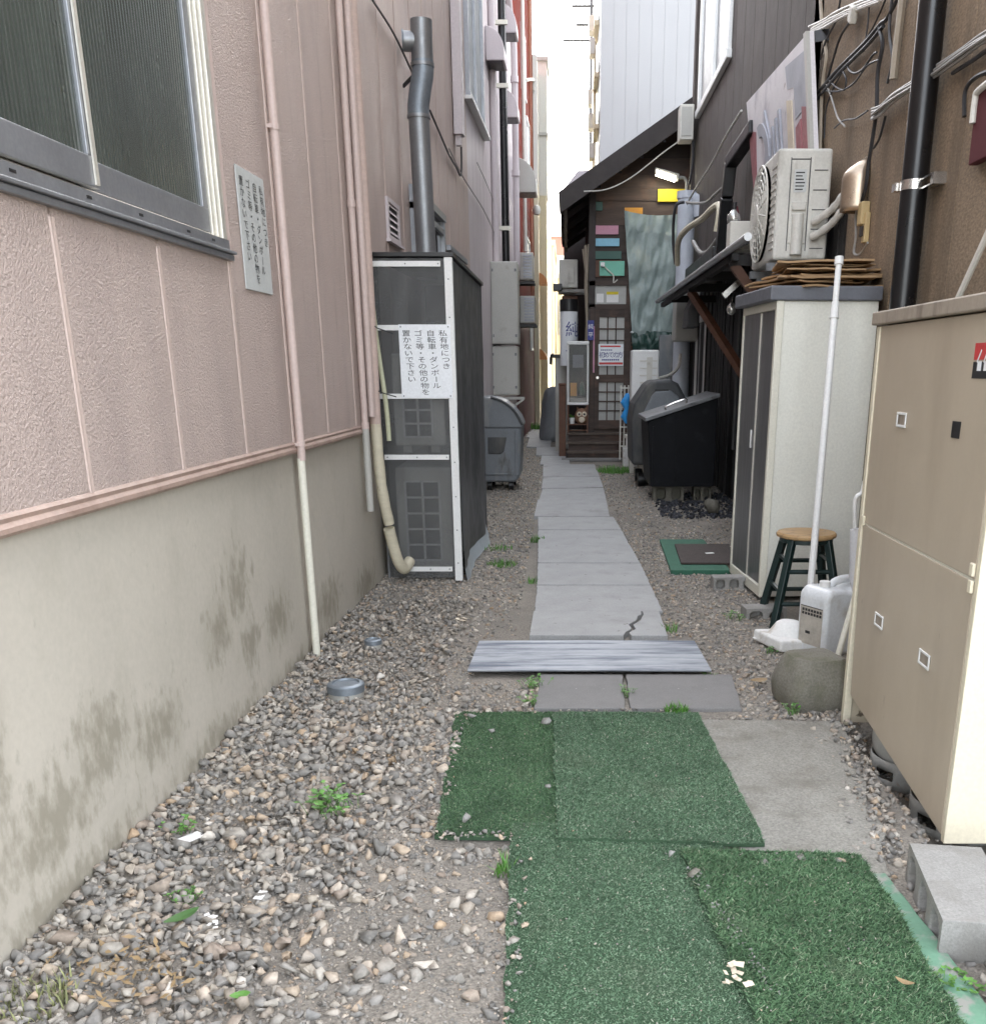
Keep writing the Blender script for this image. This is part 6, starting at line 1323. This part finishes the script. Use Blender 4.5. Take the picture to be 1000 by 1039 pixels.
# dark grey rounded cart
t = thing('plastic_bin', 'dark grey plastic bin with domed top behind the black sloping bin', 'waste bin', (1.35,13.8,.0)); Yc = 13.3
pl = [(D(x,y,Yc).x,D(x,y,Yc).z) for x,y in ((641,472),(640,428),(643,410),(656,391),(662,386),(680,385),(688,389),(698,408),(703,440),(703,472))]
MB().ext([(x,Yc,z) for x,z in pl], (0,1.0,0)).build('body', mt['bindark'], t, bevel=.04, seg=3)
pl2 = [(D(x,y,Yc).x,D(x,y,Yc).z) for x,y in ((650,424),(661,401),(665,397),(680,396),(688,402),(692,424))]
MB().ext([(x,Yc-.02,z) for x,z in pl2], (0,.06,0)).build('lid_panel', mt['bin'], t, bevel=.015)
a = D(664,393,Yc); MB().box(a.x,a.x+.18,Yc-.015,Yc+.02,a.z-.05,a.z-.02).build('handle_slot', mt['black'], t)
for x in (1.0,1.55):
    for yy in (13.5,14.1): MB().tube([(x-.05,yy,.09),(x+.05,yy,.09)], .09, 14).build('wheel', mt['black'], t, smooth=True)
# white unit behind
a = D(641,355,15.2); b = D(667,420,15.2); t = thing('air_conditioner', 'white outdoor unit standing behind the dark grey domed bin', 'air conditioner', ((a.x+b.x)/2,15.5,.0))
MB().box(a.x,b.x,15.2,15.6,.55,a.z).build('casing', mt['white'], t, bevel=.02)
v = MB(); v.box(a.x+.22,a.x+.30,15.188,15.2,b.z+.3,a.z-.1)
for k in range(5): v.box(a.x+.12,b.x-.03,15.19,15.2,1.2+k*.1,1.215+k*.1)
v.build('panel_rib', mt['offw'], t)
v = MB(); v.box(a.x,a.x+.06,15.2,15.6,0,.55); v.box(b.x-.06,b.x,15.2,15.6,0,.55); v.box(a.x-.06,b.x,15.17,15.63,.5,.55); v.build('stand', mt['offw'], t)
o = MB().tube(spline([D(668,384,15.1),D(680,380,15.4),D(688,372,15.8),D(690,360,16.3)],5), .025, 8).build('hose', mt['cablewhite'], smooth=True); tag(o, 'pale hose running from the white outdoor unit to the grey duct', 'hose')
a = D(668,340,17.9); b = D(682,386,17.9); o = MB().box(a.x,b.x,17.7,17.95,.1,a.z).build('grey_panel_box', mt['bin'], bevel=.01); tag(o, 'grey metal box under the tarpaulin, right of the white unit', 'box')
o = MB().box(D(684,330,17.6).x,D(688,330,17.6).x,17.5,17.6,.2,D(684,325,17.6).z).build('timber_post', mt['woodred']); tag(o, 'red brown upright post left of the grey duct', 'post')
v = MB(); v.box(.90,1.13,16.2,16.5,0,.30); v.box(.95,1.10,16.25,16.45,.30,.45); o = v.build('polystyrene_box', mt['poly'], bevel=.015); tag(o, 'white stacked foam box at the right foot of the steps', 'box')
v = MB(); c_ = D(635,415,16.3); v.lathe([(.03,-.22),(.07,-.12),(.05,0),(.075,.1),(.05,.2),(.02,.24)], c_, 12); v.v = [(x+.02*math.sin(z*30),y,z) for x,y,z in v.v]; o = v.build('blue_bag', mt['blue'], smooth=True); tag(o, 'small bright blue plastic bag hanging by the white unit', 'bag')
v = MB()
for k in range(6): v.tube([(c_.x-.08+.06*(k%3),16.4+.1*(k//3),.1),(c_.x-.08+.06*(k%3),16.4+.1*(k//3),1.25)], .01, 6)
for z in (.3,.6,.9,1.2): v.box(c_.x-.09,c_.x+.06,16.39,16.52,z,z+.015)
o = v.build('wire_rack', mt['offw']); tag(o, 'thin white wire rack behind the blue bag', 'rack')
o = MB().ext([(1.46,12.9,1.98),(1.62,12.9,1.98),(1.62,12.9,2.30),(1.55,12.9,2.36),(1.48,12.9,2.2)], (0,.5,0)).build('wall_lamp_hood', mt['bindark'], bevel=.02); tag(o, 'dark grey curved hood under the far end of the canopy', 'hood')
# green mat and brown grate mat
t = tag(MB().pz([(.84,8.95),(1.24,8.95),(1.26,7.50),(.80,7.50)], -.02, .030).build('door_mat', mt['greenmat'], bevel=.004), 'green mat lying on gravel in front of the pale locker', 'mat')
t = tag(MB().pz([(.94,8.6),(1.42,8.6),(1.30,7.72),(.90,7.72)], .031, .048).build('door_mat', mt['brownmat'], bevel=.005), 'dark brown mat lying on top of the green mat', 'mat')
o = MB().pz([(1.15,8.1),(1.22,8.12),(1.21,8.16),(1.145,8.14)], .049, .052).build('paper_scrap', mt['paper']); tag(o, 'white paper scrap on the dark brown mat', 'litter')

# ================================================================== SMALL THINGS ON THE GROUND
def weed(name, lb, x, y, n, h, spread, leafy=False, m='leaf', grp='weeds along the path', tall=1.0):
    z = gz(x,y); v = MB()
    for k in range(n):
        a = random.uniform(0,2*PI); r0 = spread*math.sqrt(random.random()); bx, by = x+r0*math.cos(a), y+r0*math.sin(a)
        hh = h*random.uniform(.4,1.1); la = random.uniform(0,2*PI); ln = hh*random.uniform(.2,.9)
        if leafy:
            st_ = Vector((bx,by,z)); tp_ = st_+Vector((math.cos(la)*ln,math.sin(la)*ln,hh)); v.tube([st_,tp_], .0012, 3)
            for q in range(3):
                a2 = random.uniform(0,2*PI); d = Vector((math.cos(a2),math.sin(a2),random.uniform(-.1,.5))).normalized(); L = h*random.uniform(.25,.45); s_ = d.cross(Vector((0,0,1))).normalized()*L*.36
                v.add([tp_, tp_+d*L*.45+s_, tp_+d*L, tp_+d*L*.45-s_], [(0,1,2,3)])
        else:
            p0 = Vector((bx,by,z-.005)); p1 = p0+Vector((math.cos(la)*ln*.35,math.sin(la)*ln*.35,hh*.6)); p2 = p0+Vector((math.cos(la)*ln,math.sin(la)*ln,hh)); w_ = .0022+.0004*y*.5; s_ = Vector((-math.sin(la),math.cos(la),0))*w_
            v.add([p0-s_,p0+s_,p1+s_*.8,p1-s_*.8,p2], [(0,1,2,3),(3,2,4)])
    o = v.build(name, mt[m]); return tag(o, lb, 'weed', grp)
weed('grass_tuft', 'bright green grass patch at the right foot of the wooden steps', .70, 15.3, 420, .11, .26)
weed('grass_tuft', 'sparse green weeds on the gravel by the enclosure hem', -.52, 7.85, 150, .05, .12)
weed('grass_tuft', 'fainter green weeds just beyond those by the enclosure hem', -.62, 8.6, 80, .05, .14)
weed('grass_tuft', 'green tuft growing against the left edge of the long slab', -.27, 9.0, 70, .07, .07)
weed('grass_tuft', 'tiny green tuft at the left slab edge closer than the pair of weeds', -.24, 7.2, 40, .05, .06)
weed('grass_tuft', 'dense grass tuft on the right dark paver edge next to the turf', .50, 4.24, 170, .055, .055)
weed('weed_plant', 'small leafy weed in the gap between the two dark pavers', .285, 4.50, 16, .04, .03, True)
weed('weed_plant', 'leafy weed at the left edge of the dark pavers', -.165, 4.62, 26, .05, .06, True)
weed('weed_plant', 'little weed left of the dark pavers near the turf corner', -.16, 4.36, 18, .045, .03, True)
weed('grass_tuft', 'green tuft at the right end of the shiny metal sheet', .73, 4.80, 46, .04, .04)
weed('grass_tuft', 'small tuft by the right edge of the cracked slab', .62, 5.75, 36, .06, .04)
weed('grass_tuft', 'bright grass sprigs at the left edge of the worn turf mat', -.20, 2.77, 40, .06, .04)
weed('weed_plant', 'leafy green weed in the middle of the left gravel', -.83, 3.20, 40, .07, .09, True)
weed('weed_plant', 'small weed in the gravel by the footing near the paper packet', -1.30, 3.0, 14, .05, .05, True)
weed('weed_plant', 'small pale weed in gravel above the long fallen leaf', -1.12, 2.56, 22, .035, .035, True)
weed('weed_plant', 'leafy weed by the hollow block at the bottom right', .99, 2.14, 24, .05, .05, True)
weed('weed_plant', 'sprout at the foot of the mossy concrete weight', 1.03, 4.22, 12, .05, .02, True)
weed('weed_plant', 'weed beside the polystyrene lid', 1.12, 5.25, 14, .04, .03, True)
weed('weed_plant', 'weed in gravel below the block near the pale locker', 1.05, 6.05, 20, .05, .05, True)
weed('grass_tuft', 'green weeds along the foot of the red building', -.86, 26.2, 160, .18, .25)
weed('grass_tuft', 'far green weeds at the alley end beyond the slabs', -.75, 29.5, 160, .2, .3)
weed('grass_heap', 'wilted green grass clump in the bottom left corner', -1.30, 2.06, 150, .05, .10, False, 'straw')
def leafshape(name, lb, x, y, L, w_, rot, m, curl=.3, cat='leaf', zo=.035):
    v = MB(); n = 8; rows = []
    for i in range(n+1):
        u = i/n; ww = w_*math.sin(PI*min(1,max(.02,u)))**.7; rows.append([(u*L-L/2, s_*ww, curl*L*(u-.5)**2+curl*.5*abs(s_)*ww) for s_ in (-1,-.5,0,.5,1)])
    v.sheet(rows).xf(Matrix.Translation((x,y,gz(x,y)+zo))@Matrix.Rotation(rot,4,'Z')); o = v.build(name, mt[m], smooth=True); return tag(o, lb, cat)
leafshape('fallen_leaf', 'long dark green fallen leaf on the gravel at lower left', -1.08, 2.43, .11, .022, .9, 'leafdark')
leafshape('fallen_leaf', 'small light green leaf at the bottom edge of the gravel', -.80, 2.06, .05, .016, .3, 'leaf')
leafshape('dry_leaf', 'pale dry leaf on the gravel right of the dark pavers', .95, 4.66, .10, .03, .4, 'leafdry')
leafshape('dry_leaf', 'curled orange brown leaf on the dark turf near bottom right', .84, 2.10, .05, .01, -.6, 'leafdry', .8, 'leaf', .055)
v = MB()
for k in range(110):
    x, y = -1.12+random.gauss(0,.10), 2.20+random.gauss(0,.07); a = random.uniform(0,PI); L = random.uniform(.006,.020); z = gz(x,y)+.02+random.uniform(0,.02); d = Vector((math.cos(a)*L,math.sin(a)*L,jit(.01))); s_ = Vector((-d.y,d.x,jit(.01)))*.35; c_ = Vector((x,y,z)); v.add([c_-d,c_+s_,c_+d,c_-s_], [(0,1,2,3)])
o = v.build('leaf_litter', mt['leafdry']); tag(o, 'heap of dry brown leaf litter at lower left by the footing', 'leaf litter')
def scrap(lb, x, y, s_, rot, m='paper', n=1, zo=.03):
    v = MB()
    for k in range(n):
        c_ = Vector((x+jit(s_*.7)*(n>1),y+jit(s_*.7)*(n>1),gz(x,y)+zo+k*.003)); q = Matrix.Rotation(rot+k*1.1,3,'Z')@Matrix.Rotation(jit(.4),3,'X')
        L = s_*(1 if n == 1 else random.uniform(.3,.6)); pl = [c_+q@Vector((L*.5*a,L*.3*b+jit(L*.08),.0)) for a,b in ((-1,-1),(1,-1),(1.05,1),(-.9,1))]; v.ext(pl, (0,0,.0015))
    o = v.build('paper_scrap', mt[m]); return tag(o, lb, 'litter')
scrap('white and pink paper packet leaning near the footing on the gravel', -1.235, 2.92, .085, .9)
scrap('crumpled white paper bits in the gravel near the fallen leaf', -.98, 2.40, .035, .3, n=7, zo=.035)
scrap('thin white paper strip on the gravel beside the crumpled bits', -.90, 2.56, .05, 1.4)
scrap('white scrap on gravel beside the polystyrene lid', 1.10, 5.50, .06, .5)
scrap('white shell-like crumbs between the two turf mats near bottom', (.425), 2.13, .045, .2, 'peel', 12, .034)
scrap('pale crumbs on the gravel left of the cracked slab', -.62, 6.0, .10, .2, 'peel', 6, .02)
def pebble(lb, x, y, s_, zo, m='block'):
    V, F = stones(np.array([(0.,0.,0.)]), np.array([s_]), 2, .8); o = raw_mesh('pebble', V, F, mt[m]); o.location = (x,y,zo+s_*.12); return tag(o, lb, 'stone', 'stones lying on the turf')
pebble('flat pale stone on the left turf mat near its gravel edge', -.345, 3.06, .05, .028, 'block'); pebble('grey stone at the top left corner of the turf', -.42, 4.12, .045, .028)
pebble('grey stone on turf right of the corner stone', -.32, 3.93, .04, .028); pebble('grey stone by the seam at the top of the turf', -.09, 4.03, .05, .03)
pebble('small pale stone in the middle of the upper turf', -.07, 3.32, .03, .038); pebble('grey stone at the front edge of the upper turf', .33, 2.79, .045, .035); pebble('dark grey stone between the two front turf mats', .385, 2.66, .055, .035, 'weight')
for k in range(0): pass
pt = np.array([(random.uniform(-.45,.9), random.uniform(1.8,4.2), .034) for _ in range(420)]); pt[:,2] = [(.020 if (a < -.05 and b > 2.98) else .034 if b > 2.9 else .038 if a > .45 else .022) for a,b in pt[:,:2]]; pt = pt[[in_path(a,b) and a < .6+.35*(b<2.8) and not (b>2.85 and a>.58) for a,b in pt[:,:2]]]
v_, f_ = stones(pt, rng.uniform(.003,.009,len(pt)), 1, 1.0); o = raw_mesh('turf_grit', v_, f_, mt['gravel']); o['kind'] = 'stuff'
v_, f_ = stones(np.array([(.39+.13*u+jit(.018), 2.72-.65*u+jit(.02), .030) for u in rng.uniform(0,1,110)]), rng.uniform(.004,.014,110), 1, 1.0)
o = raw_mesh('stone_chips', v_, f_, mt['block']); o['kind'] = 'stuff'
pp = np.array([(1.02+.17*(u-0)+jit(.05)+.02, 2.8+1.3*u+jit(.05), .012) for u in rng.uniform(0,1,240)])
V, F = stones(pp, rng.uniform(.006,.040,240)**1.0, 2, .6); o = raw_mesh('edge_gravel', V, F, mt['gravel']); o['kind'] = 'stuff'
pe = [(-.46+jit(.03), 2.95+1.3*u) for u in rng.uniform(0,1,70)]+[(-.15+jit(.035), 1.8+1.1*u) for u in rng.uniform(0,1,60)]+[(-.42+.24*u, 2.97+jit(.03)) for u in rng.uniform(0,1,36)]+[(-.45+.95*u, 4.24+jit(.03)) for u in rng.uniform(0,1,50)]
V, F = stones(np.array([(a,b,.02) for a,b in pe]), rng.uniform(.005,.026,len(pe)), 1, .8); o = raw_mesh('edge_gravel', V, F, mt['gravel']); o['kind'] = 'stuff'
V, F = stones(np.array([(.62+.34*u, 2.80+jit(.03), .015) for u in rng.uniform(0,1,26)]), rng.uniform(.012,.05,26), 2, .8); o = raw_mesh('edge_gravel', V, F, mt['gravel']); o['kind'] = 'stuff'
p_ = np.array([(random.uniform(1.02,1.95), random.uniform(10.4,12.6), 0.) for _ in range(900)]); p_[:,2] = [gz(a,b) for a,b in p_[:,:2]]
V, F = stones(p_, rng.uniform(.02,.07,900), 1, .9); o = raw_mesh('soot_debris', V, F, mt['soot']); o['kind'] = 'stuff'
V, F = stones(np.array([(0.,0.,0.)]), np.array([.28]), 2, .8); o = raw_mesh('dark_stone', V, F, mt['weight']); o.location = (1.55,10.75,.03); tag(o, 'dark rock among the soot by the charred wall', 'rock')

# ================================================================== LIGHT
SUN_EL, SUN_AZ = 29, 27          # azimuth measured from the view direction towards the right
w = bpy.data.worlds.new('World'); SC.world = w; w.use_nodes = True; nt = w.node_tree; N = nt.nodes; L = nt.links
sky = N.new('ShaderNodeTexSky'); sky.sky_type = 'NISHITA'; sky.sun_disc = False; sky.sun_elevation = R(SUN_EL); sky.sun_rotation = R(SUN_AZ)
sky.air_density = 1.0; sky.dust_density = 3.5; sky.ozone_density = 1.0
hs = N.new('ShaderNodeHueSaturation'); hs.inputs['Saturation'].default_value = .28
L.new(sky.outputs[0], hs.inputs['Color']); L.new(hs.outputs[0], N['Background'].inputs['Color']); N['Background'].inputs['Strength'].default_value = .15
sl = bpy.data.lights.new('sun', 'SUN'); sl.energy = 2.0; sl.angle = R(.5); sl.color = (1,.95,.87)
so = bpy.data.objects.new('sun', sl); COL.objects.link(so)
dv = Vector((math.sin(R(SUN_AZ))*math.cos(R(SUN_EL)), math.cos(R(SUN_AZ))*math.cos(R(SUN_EL)), math.sin(R(SUN_EL))))
so.rotation_euler = dv.to_track_quat('Z','Y').to_euler(); so.location = (20,30,40)
vs = SC.view_settings; vs.view_transform = 'Standard'; vs.look = 'None'; vs.exposure = 3.35; vs.gamma = 1; vs.use_curve_mapping = False
SC.render.film_transparent = False
try:
    SC.cycles.max_bounces = 8; SC.cycles.diffuse_bounces = 5; SC.cycles.use_denoising = True
except Exception: pass
